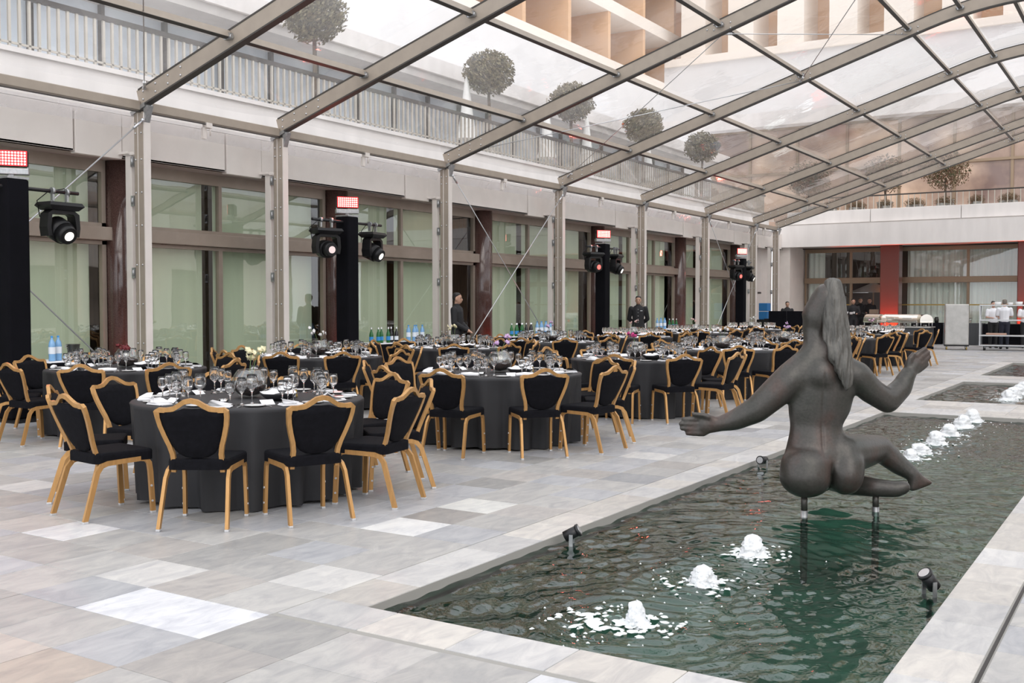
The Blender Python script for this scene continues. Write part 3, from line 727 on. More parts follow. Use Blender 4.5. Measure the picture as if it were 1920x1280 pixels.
# ================================================================ TABLES
R_T = .90
def cloth_mesh(seed):
    r_ = random.Random(seed); n = 144
    ph = [r_.uniform(0, 6) for _ in range(6)]; nf = r_.choice([15, 16, 17, 18])
    def fold(a): return .5*sin(nf*a+1.1*sin(2*a+ph[0])+ph[1])+.28*sin((nf*2-3)*a+ph[2])+.25*sin(7*a+ph[3])
    prof_ = [(0, .752), (.45, .752), (.86, .752), (.895, .749), (.905, .738), (.902, .715), (.896, .60), (.893, .42), (.893, .22), (.895, .018)]
    vs = []
    for j, (r, z) in enumerate(prof_):
        for i in range(n):
            a = 2*pi*i/n; k = max(0, (.74-z)/.74)
            f_ = fold(a); rr = r+(abs(f_)**.8*(1 if f_ > 0 else -1))*.085*k**.7-(.07*k)
            if j == 0: rr = .001
            vs.append((rr*cos(a), rr*sin(a), z+(.012*sin(3*a+ph[4])*k if z < .05 else 0)))
    fs = [(j*n+i, (j+1)*n+i, (j+1)*n+(i+1) % n, j*n+(i+1) % n) for j in range(len(prof_)-1) for i in range(n)]
    return MB().add(vs, fs, True).mesh('tablecloth', 'tablecloth')
CLOTH = [cloth_mesh(k) for k in range(4)]
TBL = Proto([('table_top', MB().lathe([(.0, .70), (.86, .70), (.86, .735), (0, .735)], 32).mesh('table_top', 'interior_wood')),
             ]+[('leg', MB().cyl((.45*cos(a), .45*sin(a), 0), (.45*cos(a), .45*sin(a), .70), .02, n=8).mesh('leg', 'black_metal')) for a in (pi/4, 3*pi/4, 5*pi/4, 7*pi/4)])
# ---- tableware
def glass_mesh(h, rb, name):
    k = h/.21
    p = [(.033, 0), (.034, .003), (.012, .006), (.0045, .014), (.004, .05*k), (.0045, .085*k), (.012, .093*k), (rb*.75, .108*k), (rb*.97, .13*k), (rb, .15*k), (rb*.95, .18*k), (rb*.82, h), (rb*.82-.0022, h), (rb*.95-.0025, .18*k), (rb-.0025, .15*k), (rb*.97-.003, .13*k), (rb*.75-.003, .111*k), (.006, .099*k), (.0005, .098*k)]
    p = [(.0005, 0)]+p
    return MB().lathe(p, 14).mesh(name, 'wine_glass')
GL = [glass_mesh(.225, .043, 'wine_glass'), glass_mesh(.205, .038, 'wine_glass'), glass_mesh(.18, .037, 'wine_glass')]
glass_mb = MB().lathe([(.034, 0), (.0045, .014), (.0045, .085), (.035, .108), (.042, .15), (.034, .21)], 8)
side_plate = MB().lathe([(0, .002), (.05, .002), (.078, .010), (.080, .013), (.05, .006), (0, .006)], 20).mesh('side_plate', 'porcelain')
def napkin_mesh(k):
    m = MB(); r_ = random.Random(k)
    if k == 0:      # rolled napkin
        n = 10; vs = []
        for j in range(5):
            x = -.095+.19*j/4; rr = .026*(1-.12*abs(j-2))
            vs += [(x, rr*1.25*cos(2*pi*i/n), .024+rr*.9*sin(2*pi*i/n)+.004*r_.random()) for i in range(n)]
        m.add(vs, [(j*n+i, j*n+(i+1) % n, (j+1)*n+(i+1) % n, (j+1)*n+i) for j in range(4) for i in range(n)]+[tuple(range(n-1, -1, -1)), tuple(4*n+i for i in range(n))], True)
    else:           # folded flat with a lifted corner
        m.bbox(-.085, .085, -.055, .055, 0.001, .010, .004); m.bbox(-.08, .075, -.05, .048, .010, .018, .004)
        m.add([(-.08, -.05, .018), (.02, -.055, .02), (.085, .05, .02), (-.06, .05, .05), (-.07, 0, .048)], [(0, 1, 4), (1, 2, 3, 4), (4, 1, 0), (4, 3, 2, 1)], True)
    return m.mesh('napkin', 'white_linen')
NAP = [napkin_mesh(0), napkin_mesh(1)]
card = MB().add([(-.052, -.05, .001), (.052, -.05, .001), (.052, 0, .035), (-.052, 0, .035), (-.052, .05, .001), (.052, .05, .001)], [(0, 1, 2, 3), (3, 2, 5, 4)]).add([(-.052, -.049, 0), (.052, -.049, 0), (.052, 0, .033), (-.052, 0, .033), (-.052, .049, 0), (.052, .049, 0)], [(3, 2, 1, 0), (4, 5, 2, 3)]).mesh('menu_card', 'white_linen')
fork_me = MB().box(-.004, .004, -.10, .03, .001, .004).box(-.010, .010, .03, .05, .001, .004).box(-.010, -.006, .05, .09, .001, .004).box(-.002, .002, .05, .09, .001, .004).box(.006, .010, .05, .09, .001, .004).mesh('fork', 'steel')
knife_me = MB().box(-.006, .006, -.11, -.01, .001, .006).add([(-.008, -.01, .002), (.008, -.01, .002), (.009, .08, .002), (0, .105, .002), (-.004, .08, .002)], [(0, 1, 2, 3, 4)]).mesh('knife', 'steel')
BREAD = Proto([('bowl', MB().lathe([(0, .0), (.07, 0), (.10, .012), (.145, .052), (.142, .056), (.10, .02), (0, .012)], 24).mesh('bowl', 'dark_bowl'))])
def linen():
    n = 20; vs = [(0, 0, .075)]
    for r, z in ((.06, .078), (.11, .064), (.138, .056)):
        for i in range(n):
            a = 2*pi*i/n; vs.append((r*cos(a)*(1+.05*sin(5*a)), r*sin(a)*(1+.05*sin(5*a)), z+.012*sin(4*a+r*30)))
    fs = [(0, 1+i, 1+(i+1) % n) for i in range(n)]
    for j in range(2): fs += [(1+j*n+i, 1+(j+1)*n+i, 1+(j+1)*n+(i+1) % n, 1+j*n+(i+1) % n) for i in range(n)]
    return MB().add(vs, fs, True)
LINEN = linen().mesh('bread_napkin', 'white_linen')
SHAKER = [Proto([('body', MB().lathe([(0, 0), (.017, 0), (.018, .01), (.013, .05), (.011, .062)], 12).mesh('body', m_)), ('cap', MB().lathe([(.0115, .062), (.012, .072), (.006, .082), (0, .083)], 12).mesh('cap', 'steel'))]) for m_ in ('steel', 'brass')]
DISH = Proto([('dish', MB().lathe([(0, .003), (.03, .003), (.042, .022), (.04, .024), (.028, .007), (0, .007)], 16).mesh('dish', 'wine_glass')), ('butter', MB().lathe([(0, .018), (.022, .017), (.026, .008)], 12).mesh('butter', 'petal_cream'))])
# orchid fishbowl
def orchid(kind, seed):
    r_ = random.Random(seed)
    bowl = MB().lathe([(.055, .004), (.10, .028), (.132, .075), (.140, .12), (.128, .17), (.098, .215), (.088, .225), (.085, .222), (.096, .21), (.124, .168), (.136, .12), (.128, .076), (.096, .032), (.0, .010)], 24).mesh('fishbowl', 'vase_glass')
    soil_ = MB().lathe([(0, .012), (.09, .034), (.122, .075), (.128, .098), (.08, .112), (0, .118)], 20)
    for k in range(26):
        a = r_.uniform(0, 6.28); q = r_.uniform(0, .10); soil_.ball((q*cos(a), q*sin(a), .112), r_.uniform(.008, .016), 6, 4)
    parts = [('fishbowl', bowl), ('soil', soil_.mesh('soil', 'soil'))]
    nst = 2
    for s in range(nst):
        a0 = r_.uniform(0, 6.28); h = r_.uniform(.30, .38) if kind != 'darkred' else .25
        pts = [(.02*cos(a0)+.09*t*t*cos(a0), .02*sin(a0)+.09*t*t*sin(a0), .11+(h-.11)*(1-(1-t)**1.6)) for t in (0, .25, .5, .75, 1)]
        fl = []
        for k in range(5):
            c = Vector(pts[4]).lerp(Vector(pts[3]), k*.28)+Vector((r_.uniform(-.035, .035), r_.uniform(-.035, .035), r_.uniform(-.02, .03)))
            m = MB(); nrm = Vector((r_.uniform(-1, 1), r_.uniform(-1, 1), r_.uniform(-.2, .6))).normalized(); u = nrm.orthogonal().normalized(); v = nrm.cross(u)
            for i in range(5):
                b = 2*pi*i/5; d = u*cos(b)+v*sin(b); e = nrm.cross(d); L = .034 if i % 2 == 0 else .028
                m.add([c, c+d*L*.55+e*L*.42+nrm*.004, c+d*L+nrm*.008, c+d*L*.55-e*L*.42+nrm*.004, c-nrm*.003], [(0, 1, 2, 3), (4, 3, 2, 1)], True)
            m.ball(c+nrm*.005, .006, 6, 4)
            fl.append(('flower', m.mesh('flower', 'petal_'+kind)))
        parts.append(('stem', MB().tube(pts, .003, 5).mesh('stem', 'stem'), fl))
    return Proto(parts)
KINDS = ['cream', 'darkred', 'lilac', 'magenta', 'white', 'pink', 'blush']
ORC = {k: orchid(k, i) for i, k in enumerate(KINDS)}
TABLES = [('pool-side', 0, -6.2, 5.90, 'cream'), ('pool-side', 1, -6.2, 9.58, 'lilac'), ('pool-side', 2, -6.2, 13.05, 'magenta'), ('pool-side', 3, -6.2, 16.35, 'white'), ('pool-side', 4, -6.2, 19.6, 'lilac'), ('pool-side', 5, -6.2, 23.1, 'pink'), ('pool-side', 6, -6.2, 26.9, 'pink'),
          ('window-side', 0, -10.35, 7.92, 'darkred'), ('window-side', 1, -10.35, 11.2, 'white'), ('window-side', 2, -10.35, 14.55, 'cream'), ('window-side', 3, -10.35, 17.9, 'lilac'), ('window-side', 4, -10.35, 21.6, 'blush'), ('window-side', 5, -10.35, 25.3, 'blush'), ('window-side', 6, -10.35, 29.6, 'white')]
DIRS = ['in front of', 'front-right of', 'right of', 'rear-right of', 'back-right of', 'right behind', 'back-left of', 'rear-left of', 'left of', 'front-left of']
T1A = [-100, -58, -25, 10, 45, 80, 116, 150, 188, 224]
loose = MB(); n_gl = 0
order = sorted(range(len(TABLES)), key=lambda i: hypot(TABLES[i][2], TABLES[i][3]))
for rank, ti in enumerate(order):
    row, idx, tx, ty, kind = TABLES[ti]
    rr = random.Random(100+ti)
    tn = '%s %s table' % (ORD[idx], row)
    TBL.place('round_table', (tx, ty, 0), rr.uniform(0, 1), 'round folding table hidden under the cloth of the %s' % tn, 'table', 'round banquet tables')
    o = ob('tablecloth', CLOTH[ti % 4], None, (tx, ty, 0), rr.uniform(0, 6)); tag(o, 'floor-length charcoal cloth draped over the %s' % tn, 'tablecloth', 'charcoal tablecloths')
    camdir = atan2(-ty, -tx)
    base = radians(T1A[0]) if ti == 0 else camdir+rr.uniform(-.3, .3)
    angs = [radians(a) for a in T1A] if ti == 0 else [base+2*pi*k/10+rr.uniform(-.05, .05) for k in range(10)]
    far = rank > 5
    used = set(); SL = []
    for a in angs:
        rel = (a-camdir) % (2*pi); slot = int(round(rel/(2*pi/10))) % 10
        while slot in used: slot = (slot+1) % 10
        used.add(slot); SL.append(slot)
        rad = 1.145+rr.uniform(-.01, .05); x, y = tx+rad*cos(a), ty+rad*sin(a)
        CH.place('banquet_chair', (x, y, 0), a+pi/2+rr.uniform(-.08, .08), 'black velvet gold-framed chair %s the %s' % (DIRS[slot], tn), 'chair', 'banquet chairs round the tables')
    Z = .7535
    ORC[kind].place('orchid_bowl', (tx, ty, Z), rr.uniform(0, 6), 'glass fishbowl of soil with %s orchid on the %s' % ({'darkred': 'dark red', 'blush': 'blush pink'}.get(kind, kind), tn), 'vase', 'orchid bowls')
    a = camdir+.7
    b = BREAD.place('bread_bowl', (tx+.34*cos(a), ty+.34*sin(a), Z), 0, 'dark bowl lined with white napkin on the %s' % tn, 'bowl', 'bread bowls')
    ob('bread_napkin', LINEN, b)
    for q in range(2):
        a = camdir+1.25+q*.2
        SHAKER[q].place('shaker', (tx+.36*cos(a), ty+.36*sin(a), Z), 0, '%s shaker on the %s' % (['small steel salt', 'small brown pepper'][q], tn), 'shaker', 'salt and pepper shakers')
    for q in range(2):
        a = camdir-.5+q*3.0
        DISH.place('butter_dish', (tx+.40*cos(a), ty+.40*sin(a), Z), 0, 'small glass butter dish on the %s side of the %s' % (['near', 'far'][q], tn), 'dish', 'butter dishes')
    for si, a in enumerate(angs):
        ca, sa = cos(a), sin(a)
        def pos(r, t): return (tx+r*ca-t*sa, ty+r*sa+t*ca, Z)
        n_i = rr.random() < .35
        PL = 'at the setting %s the %s' % (DIRS[SL[si]], tn)
        tag(ob('napkin', NAP[0 if n_i else 1], None, pos(.79, rr.uniform(-.03, .05)), a+pi/2+rr.uniform(-.12, .12)), 'white napkin '+PL, 'napkin', 'napkins on the '+tn)
        tag(ob('side_plate', side_plate, None, pos(.72, -.20)), 'small white side plate '+PL, 'plate', 'side plates on the '+tn)
        if si % 2 == 0: tag(ob('menu_card', card, None, pos(.61, -.08), a+pi/2+rr.uniform(-.15, .15)), 'white folded menu card '+PL, 'card', 'menu cards on the '+tn)
        if rank < 5:
            tag(ob('fork', fork_me, None, pos(.72, -.115), a+pi/2), 'steel fork '+PL, 'fork', 'forks on the '+tn)
            tag(ob('knife', knife_me, None, pos(.72, .125), a+pi/2), 'steel knife '+PL, 'knife', 'knives on the '+tn)
        for g in range(3):
            px_ = pos(.54+.06*g+rr.uniform(-.004, .004), .16-.065*g+rr.uniform(-.004, .004))
            if n_gl < 300:
                tag(ob('wine_glass', GL[g], None, px_), '%s clear glass ' % ['tall', 'medium', 'short'][g]+PL, 'glass', ['tall', 'medium', 'short'][g]+' glasses on the '+tn); n_gl += 1
            else: loose.addl(glass_mb, Matrix.Translation(px_))
if loose.v: tag(loose.build('distant_glasses', 'wine_glass'), 'clear stemmed glasses crowding the farthest tables', 'glasses', kind='stuff')
STATUE = [[((0.167,0.154,1.028),(0.177,0.085,0.051)),((0.151,0.161,0.957),(0.252,0.11,0.051))],
[((0.151,0.161,0.957),(0.252,0.11,0.051)),((0.148,0.167,0.838),(0.246,0.125,0.051))],
[((0.148,0.167,0.838),(0.246,0.125,0.051)),((0.13,0.163,0.712),(0.233,0.115,0.051))],
[((0.13,0.163,0.712),(0.233,0.115,0.051)),((0.106,0.159,0.601),(0.193,0.1,0.051))],
[((0.106,0.159,0.601),(0.193,0.1,0.051)),((0.112,0.156,0.515),(0.211,0.12,0.051))],
[((0.112,0.156,0.515),(0.211,0.12,0.051)),((0.128,0.152,0.404),(0.254,0.15,0.051))],
[((0.128,0.152,0.404),(0.254,0.15,0.051)),((0.13,0.148,0.294),(0.276,0.165,0.051))],
[((0.025,0.098,0.318),(0.196,0.17,0.149)),((0.015,0.086,0.237),(0.196,0.18,0.157))],
[((0.318,0.118,0.314),(0.134,0.16,0.149)),((0.307,0.106,0.253),(0.133,0.17,0.157))],
[((0.163,0.163,0.988),0.087),((-0.083,0.171,0.94),0.118)],
[((0.182,0.163,0.996),0.087),((0.406,0.172,0.972),0.11)],
[((0.103,0.213,1.282),0.083),((0.104,0.2,1.184),0.087)],
[((0.104,0.2,1.184),0.087),((0.109,0.186,1.097),0.099)],
[((0.109,0.186,1.097),0.099),((0.127,0.162,0.98),0.15)],
[((0.097,0.188,1.129),0.095),((-0.091,0.172,0.964),0.106)],
[((0.146,0.178,1.13),0.087),((0.398,0.172,0.98),0.103)],
[((0.097,0.189,1.165),0.087),((-0.015,0.163,0.996),0.102)],
[((0.184,0.151,1.225),0.055),((0.2,0.144,1.029),0.079)],
[((0.174,0.182,1.539),(0.102,0.1,0.118)),((0.132,0.208,1.413),(0.119,0.105,0.15))],
[((0.132,0.208,1.413),(0.119,0.105,0.15)),((0.106,0.225,1.322),(0.083,0.085,0.095))],
[((0.047,0.228,1.421),0.036),((0.018,0.238,1.429),0.016)],
[((0.05,0.235,1.333),0.036),((0.034,0.234,1.31),0.024)],
[((-0.091,0.171,0.94),0.122),((-0.201,0.167,0.838),0.114)],
[((-0.201,0.167,0.838),0.114),((-0.333,0.173,0.719),0.099)],
[((-0.333,0.173,0.719),0.099),((-0.487,0.19,0.641),0.079)],
[((-0.487,0.19,0.641),0.079),((-0.619,0.199,0.605),0.055)],
[((-0.619,0.199,0.605),(0.055,0.045,0.059)),((-0.722,0.199,0.601),(0.04,0.04,0.075))],
[((-0.714,0.2,0.644),0.024),((-0.795,0.195,0.645),0.021)],
[((-0.795,0.195,0.645),0.021),((-0.869,0.2,0.648),0.017)],
[((-0.714,0.199,0.609),0.024),((-0.795,0.194,0.609),0.021)],
[((-0.795,0.194,0.609),0.021),((-0.889,0.199,0.613),0.017)],
[((-0.714,0.198,0.573),0.024),((-0.795,0.193,0.574),0.021)],
[((-0.795,0.193,0.574),0.021),((-0.881,0.198,0.577),0.017)],
[((-0.714,0.197,0.541),0.024),((-0.795,0.191,0.54),0.021)],
[((-0.795,0.191,0.54),0.021),((-0.841,0.197,0.541),0.017)],
[((-0.655,0.181,0.654),0.028),((-0.728,0.171,0.679),0.02)],
[((-0.728,0.171,0.679),0.02),((-0.797,0.182,0.686),0.016)],
[((0.406,0.172,0.972),0.11),((0.504,0.178,0.869),0.099)],
[((0.504,0.178,0.869),0.099),((0.649,0.205,0.779),0.091)],
[((0.649,0.205,0.779),0.091),((0.771,0.259,0.874),0.08)],
[((0.771,0.259,0.874),0.08),((0.83,0.292,0.968),0.06)],
[((0.83,0.292,0.968),(0.056,0.05,0.056)),((0.886,0.315,1.043),(0.052,0.04,0.06))],
[((0.878,0.316,1.091),0.024),((0.928,0.323,1.135),0.021)],
[((0.928,0.323,1.135),0.021),((0.97,0.319,1.167),0.017)],
[((0.906,0.316,1.071),0.024),((0.956,0.322,1.111),0.021)],
[((0.956,0.322,1.111),0.021),((0.995,0.318,1.139),0.017)],
[((0.918,0.314,1.039),0.024),((0.964,0.321,1.07),0.021)],
[((0.964,0.321,1.07),0.021),((1.003,0.317,1.103),0.017)],
[((0.91,0.313,0.998),0.024),((0.948,0.319,1.018),0.021)],
[((0.948,0.319,1.018),0.021),((0.983,0.315,1.047),0.017)],
[((0.834,0.295,1.044),0.028),((0.843,0.286,1.092),0.022)],
[((0.843,0.286,1.092),0.022),((0.87,0.298,1.124),0.018)],
[((0.299,0.161,0.387),0.158),((0.503,0.321,0.388),0.133)],
[((0.503,0.321,0.388),0.133),((0.674,0.441,0.396),0.102)],
[((0.674,0.441,0.396),0.102),((0.822,0.417,0.268),0.078)],
[((0.822,0.417,0.268),0.078),((0.937,0.374,0.189),0.049)],
[((0.929,0.374,0.177),0.049),((0.897,0.361,0.101),0.032)],
[((0.937,0.373,0.173),0.045),((1.043,0.352,0.144),0.02)],
[((0.897,0.361,0.101),0.032),((1.035,0.352,0.14),0.02)],
[((0.115,0.176,0.242),0.143),((0.375,0.633,0.159),0.113)],
[((0.375,0.633,0.146),0.113),((0.406,0.362,0.138),0.089)],
[((0.406,0.362,0.138),0.089),((0.573,0.212,0.132),0.072)],
[((0.573,0.212,0.132),0.072),((0.705,0.162,0.129),0.063)],
[((0.705,0.162,0.129),0.063),((0.757,0.152,0.146),0.055)],
[((0.757,0.153,0.174),0.028),((0.781,0.153,0.178),0.016)],
[((0.765,0.152,0.127),0.036),((0.785,0.151,0.119),0.02)]]
STATUE_HAIR = [[((0.221,0.167,1.657),(0.065,0.07,0.039)),((0.219,0.122,1.539),(0.086,0.06,0.039))],
[((0.219,0.122,1.539),(0.086,0.06,0.039)),((0.221,0.092,1.383),(0.095,0.05,0.039))],
[((0.221,0.092,1.383),(0.095,0.05,0.039)),((0.232,0.071,1.228),(0.099,0.048,0.039))],
[((0.232,0.071,1.228),(0.099,0.048,0.039)),((0.249,0.047,1.105),(0.087,0.045,0.039))],
[((0.249,0.047,1.105),(0.087,0.045,0.039)),((0.275,0.033,0.997),(0.062,0.038,0.039))],
[((0.275,0.033,0.997),(0.062,0.038,0.039)),((0.296,0.03,0.912),(0.029,0.028,0.039))]]
STATUE_POSTS =[((0.027,0.111,0.106),(-0.001,0.005,-0.042)),((0.569,0.21,0.088),(0.673,0.504,-0.099))]
# ================================================================ BRONZE FIGURE
st = empty('bronze_statue', (-2.19, 7.49, 0), YAW, 'dark bronze statue of a seated nude seen from behind, arms outspread over the pool', 'statue')
fg = blob('figure', STATUE, .0085, 'bronze', st, 3, 20)
relax(fg.data, 34, lambda c: np.where((c[:, 0] < -.68) | ((c[:, 0] > .74) & (c[:, 2] > .95)), .12, 1.0))
nv = len(fg.data.vertices); co_ = np.empty(nv*3); no_ = np.empty(nv*3); fg.data.vertices.foreach_get('co', co_); fg.data.vertices.foreach_get('normal', no_)
co_ = co_.reshape(-1, 3); no_ = no_.reshape(-1, 3); u_, z_ = co_[:, 0], co_[:, 2]; bk_ = no_[:, 1] < -.2      # spine line and the crease below it
co_[:, 1] += bk_*.007*np.exp(-((u_-.125-.02*(z_-.7))/.010)**2)*np.clip(np.minimum((z_-.40)/.08, (1.04-z_)/.08), 0, 1)
co_[:, 1] += bk_*(z_ > .08)*.045*np.exp(-((u_-.185)/.014)**2)*np.clip((.36-z_)/.12, 0, 1)
fg.data.vertices.foreach_set('co', co_.ravel()); fg.data.update()
hb = blob('long_hair', STATUE_HAIR, .009, 'bronze_hair', st, 4)
nl_ = [v.normal.copy() for v in hb.data.vertices]
for v, n_ in zip(hb.data.vertices, nl_):      # carved strands
    s = sin(v.co.x*170+6*noise.noise(v.co*5))*.003+noise.noise((v.co.x*34, v.co.y*34, v.co.z*8))*.010
    k = min(1, max(0, (1.55-v.co.z)/.3)); v.co = v.co+n_*s*(.25+k)
for (x, y, z0) in ((.0, .07, .10), (.573, .21, .08)):
    p = MB().cyl((x, y, WZ+.035), (x, y, z0), .024, n=10).build('support_post', 'bronze', st)
    MB().cyl((x, y, -.55), (x, y, WZ+.04), .026, n=10).build('post_sleeve', 'galv', p)
# ================================================================ FOUNTAINS AND POOL LAMPS
def jet_mesh(seed, r, h):
    r_ = random.Random(seed); vs = []; n = 22; rings = 12
    for j in range(rings+1):
        t = j/rings; rr = r*(1-.12*t)*sqrt(max(0, 1-(t**3.0)))*(1.35-.35*min(1, t*3)); z = WZ-.012+h*t
        for i in range(n):
            a = 2*pi*i/n; q = noise.noise((cos(a)*2.2+seed*7, sin(a)*2.2, t*3))*.45+noise.noise((cos(a)*7+seed, sin(a)*7, t*11))*.30
            vs.append((rr*(1+q)*cos(a), rr*(1+q)*sin(a), z+.02*q))
    fs = [(j*n+i, j*n+(i+1) % n, (j+1)*n+(i+1) % n, (j+1)*n+i) for j in range(rings) for i in range(n)]+[tuple(rings*n+i for i in range(n))]
    m = MB().add(vs, fs, True)
    for k in range(26):
        a = r_.uniform(0, 6.28); q = r*r_.uniform(.5, 1.7); m.ball((q*cos(a), q*sin(a), WZ+r_.uniform(.0, h*.7)*(1.7-q/r)), r_.uniform(.004, .010), 5, 4)
    return m
JN = ['nearest the camera', 'second from the camera', 'third from the camera, left of the statue', 'first beyond the statue', 'second beyond the statue', 'third beyond the statue', 'fourth beyond the statue', 'fifth beyond the statue', 'last before the stone bridge']
JD = [(.045, .13), (.065, .12), (.068, .14), (.07, .12), (.095, .12), (.095, .16), (.095, .16), (.10, .18), (.10, .19)]
foam = MB(); rf = random.Random(5)
def splash(x, y, n, sp, smax=.07):
    for _ in range(n):
        a = rf.uniform(0, 6.28); q = abs(rf.gauss(0, sp)); s = rf.uniform(.006, smax*max(.12, 1-q/(2.2*sp))); k = 9
        cx, cy = x+q*cos(a)*.9, y+q*sin(a)
        if not (PX0+.05 < cx < PX1-.05): continue
        e = rf.uniform(.4, 1); ph = rf.uniform(0, 3)
        vs = [(cx, cy, WZ+.014)]
        for i in range(k):
            b = 2*pi*i/k; rr = s*(1+rf.uniform(-.35, .35)); vs.append((cx+rr*cos(b)*cos(ph)-rr*e*sin(b)*sin(ph), cy+rr*cos(b)*sin(ph)+rr*e*sin(b)*cos(ph), WZ+.006))
        foam.add(vs, [(0, 1+i, 1+(i+1) % k) for i in range(k)], True)
for i, y in enumerate(JETS1):
    tag(ob('fountain_jet', jet_mesh(i+1, *JD[i]).mesh('fountain_jet', 'foam'), None, (-2.15, y, 0)), 'foaming white water jet, %s' % JN[i], 'fountain jet', 'fountain jets of the front pool')
    splash(-2.15, y, 90 if i < 3 else 60, .20 if i < 3 else .24, .05)
splash(-2.35, 4.45, 60, .22, .06)
for i, y in enumerate(JETS2):
    tag(ob('fountain_jet', jet_mesh(i+20, .11, .19).mesh('fountain_jet', 'foam'), None, (-2.15, y, 0)), 'foaming water jet in the middle pool, %s from the camera' % ORD[i], 'fountain jet', 'fountain jets of the middle pool')
    splash(-2.15, y, 50, .25, .05)
tag(foam.build('foam_flecks', 'foam_flat'), 'white foam flecks floating round the water jets', 'foam', kind='stuff')
def pool_lamp(x, y, rz, tilt, label):
    e = empty('pool_lamp', (x, y, WZ), rz, label, 'lamp', 'pool lamps')
    d = Vector((0, cos(tilt), sin(tilt)))
    MB().cyl(Vector((0, 0, .075))-d*.05, Vector((0, 0, .075))+d*.05, .036, n=14).cyl(Vector((0, 0, .075))+d*.04, Vector((0, 0, .075))+d*.056, .041, n=14).build('housing', 'black_metal', e)
    MB().cyl(Vector((0, 0, .075))+d*.056, Vector((0, 0, .075))+d*.059, .031, n=14).build('lens', 'steel', e)
    MB().sweep([(-.045, 0, .075), (-.045, 0, -.03), (.045, 0, -.03), (.045, 0, .075)], .012, .003, (0, 1, 0)).box(-.01, .01, -.01, .01, -.5, -.03).build('bracket', 'galv', e)
pool_lamp(-3.22, 5.83, -1.2, .5, 'black pool lamp on a bracket by the left coping near the first jets')
pool_lamp(-3.22, 9.56, 3.0, .1, 'round-faced pool lamp by the left coping beside the statue')
pool_lamp(-1.05, 5.85, 2.4, .9, 'black pool lamp by the right-hand coping')
# ================================================================ TOWERS AND STAGE LIGHTS
def truss(x, y, i):
    nm = ['at the left edge of the frame', 'between the second and third arches', 'between the fourth and fifth arches', 'far one near the rear corner'][i]
    e = empty('lighting_tower', (x, y, 0), 0, 'tall black cloth-wrapped lighting tower, %s' % nm, 'lighting tower', 'lighting towers')
    MB().bbox(-.15, .15, -.15, .15, .02, 3.1, .025).build('cloth_sleeve', 'black_cloth', e)
    MB().box(-.42, .42, -.27, .27, 0, .02).build('base_plate', 'black_metal', e)
    MB().box(-.15, .15, -.15, .15, 3.1, 3.13).build('top_plate', 'galv', e)
    MB().cyl((.02, -.95, 3.0), (.02, .95, 3.0), .025, n=10).build('cross_bar', 'black_metal', e)
    return nm
def led(x, y, i):
    e = empty('led_panel', (x, y, 3.13), radians(52), 'glowing red LED flood panel on top of %s' % ['the leftmost tower', 'the second tower', 'the third tower', 'the farthest tower'][i], 'stage light', 'LED flood panels')
    MB().bbox(-.20, .20, -.06, .06, .13, .34, .01).build('housing', 'black_plastic', e)
    MB().box(-.19, .19, -.066, -.06, .14, .33).build('face', 'led_red', e)
    MB().bbox(-.21, .21, -.07, .07, 0.03, .11, .01).box(-.20, -.185, -.02, .02, .10, .24).box(.185, .20, -.02, .02, .10, .24).box(-.03, .03, -.03, .03, 0, .03).build('yoke', 'galv', e)
    fm = MB().cyl((0, 0, 0), (0, -.006, 0), .013, n=8).mesh('diode', 'led_white')
    for a in range(10):
        for b in range(5): ob('diode', fm, e, (-.165+a*.0367, -.067, .162+b*.036))
    ld = bpy.data.lights.new('led_glow', 'AREA'); ld.shape = 'RECTANGLE'; ld.size = .36; ld.size_y = .18; ld.energy = 6; ld.color = (1, .12, .08)
    lo = bpy.data.objects.new('led_glow', ld); COL.objects.link(lo); lo.parent = e; lo.location = (0, -.09, .24); lo.rotation_euler = (-pi/2, 0, 0)
def mover(x, y, z, rz, tilt, lens, label):
    e = empty('moving_head_light', (x, y, z), rz, label, 'stage light', 'moving-head stage lights'); e.scale = (1.2, 1.2, 1.15)
    cl = MB()
    for s in (-.09, .09): cl.cyl((s-.015, 0, 0), (s+.015, 0, 0), .042, n=10); cl.box(s-.012, s+.012, -.02, .02, -.11, -.03)
    cl.build('clamps', 'galv', e)
    MB().add([(-.20, -.12, -.13), (.20, -.12, -.13), (.20, .12, -.13), (-.20, .12, -.13), (-.22, -.14, -.17), (.22, -.14, -.17), (.22, .14, -.17), (-.22, .14, -.17), (-.17, -.10, -.22), (.17, -.10, -.22), (.17, .10, -.22), (-.17, .10, -.22)],
             [(0, 1, 2, 3), (4, 5, 1, 0), (5, 6, 2, 1), (6, 7, 3, 2), (7, 4, 0, 3), (8, 9, 5, 4), (9, 10, 6, 5), (10, 11, 7, 6), (11, 8, 4, 7), (11, 10, 9, 8)]).build('base', 'black_plastic', e)
    MB().sweep([(-.17, 0, -.52), (-.185, 0, -.42), (-.17, 0, -.27), (-.12, 0, -.235), (.12, 0, -.235), (.17, 0, -.27), (.185, 0, -.42), (.17, 0, -.52)], .07, .025, (0, 1, 0)).build('yoke', 'black_plastic', e)
    d = Vector((0, -cos(tilt), -sin(tilt))); c = Vector((0, 0, -.45))
    h = MB().cyl(c-d*.16, c-d*.10, .08, .13, n=18).cyl(c-d*.10, c+d*.08, .14, .135, n=18).cyl(c+d*.08, c+d*.17, .125, .10, n=18).build('lamp_head', 'black_plastic', e)
    MB().cyl(c+d*.165, c+d*.175, .055, n=16).build('lens', lens, h); MB().cyl(c+d*.160, c+d*.172, .085, .075, n=16).build('lens_ring', 'black_metal', h)
    MB().tube([(.1, .06, -.13), (.2, .1, -.02), (.12, .08, .05), (-.1, .05, .0), (-.24, .06, -.12), (-.18, .1, -.3)], .006, 5).build('power_cable', 'black_plastic', e)
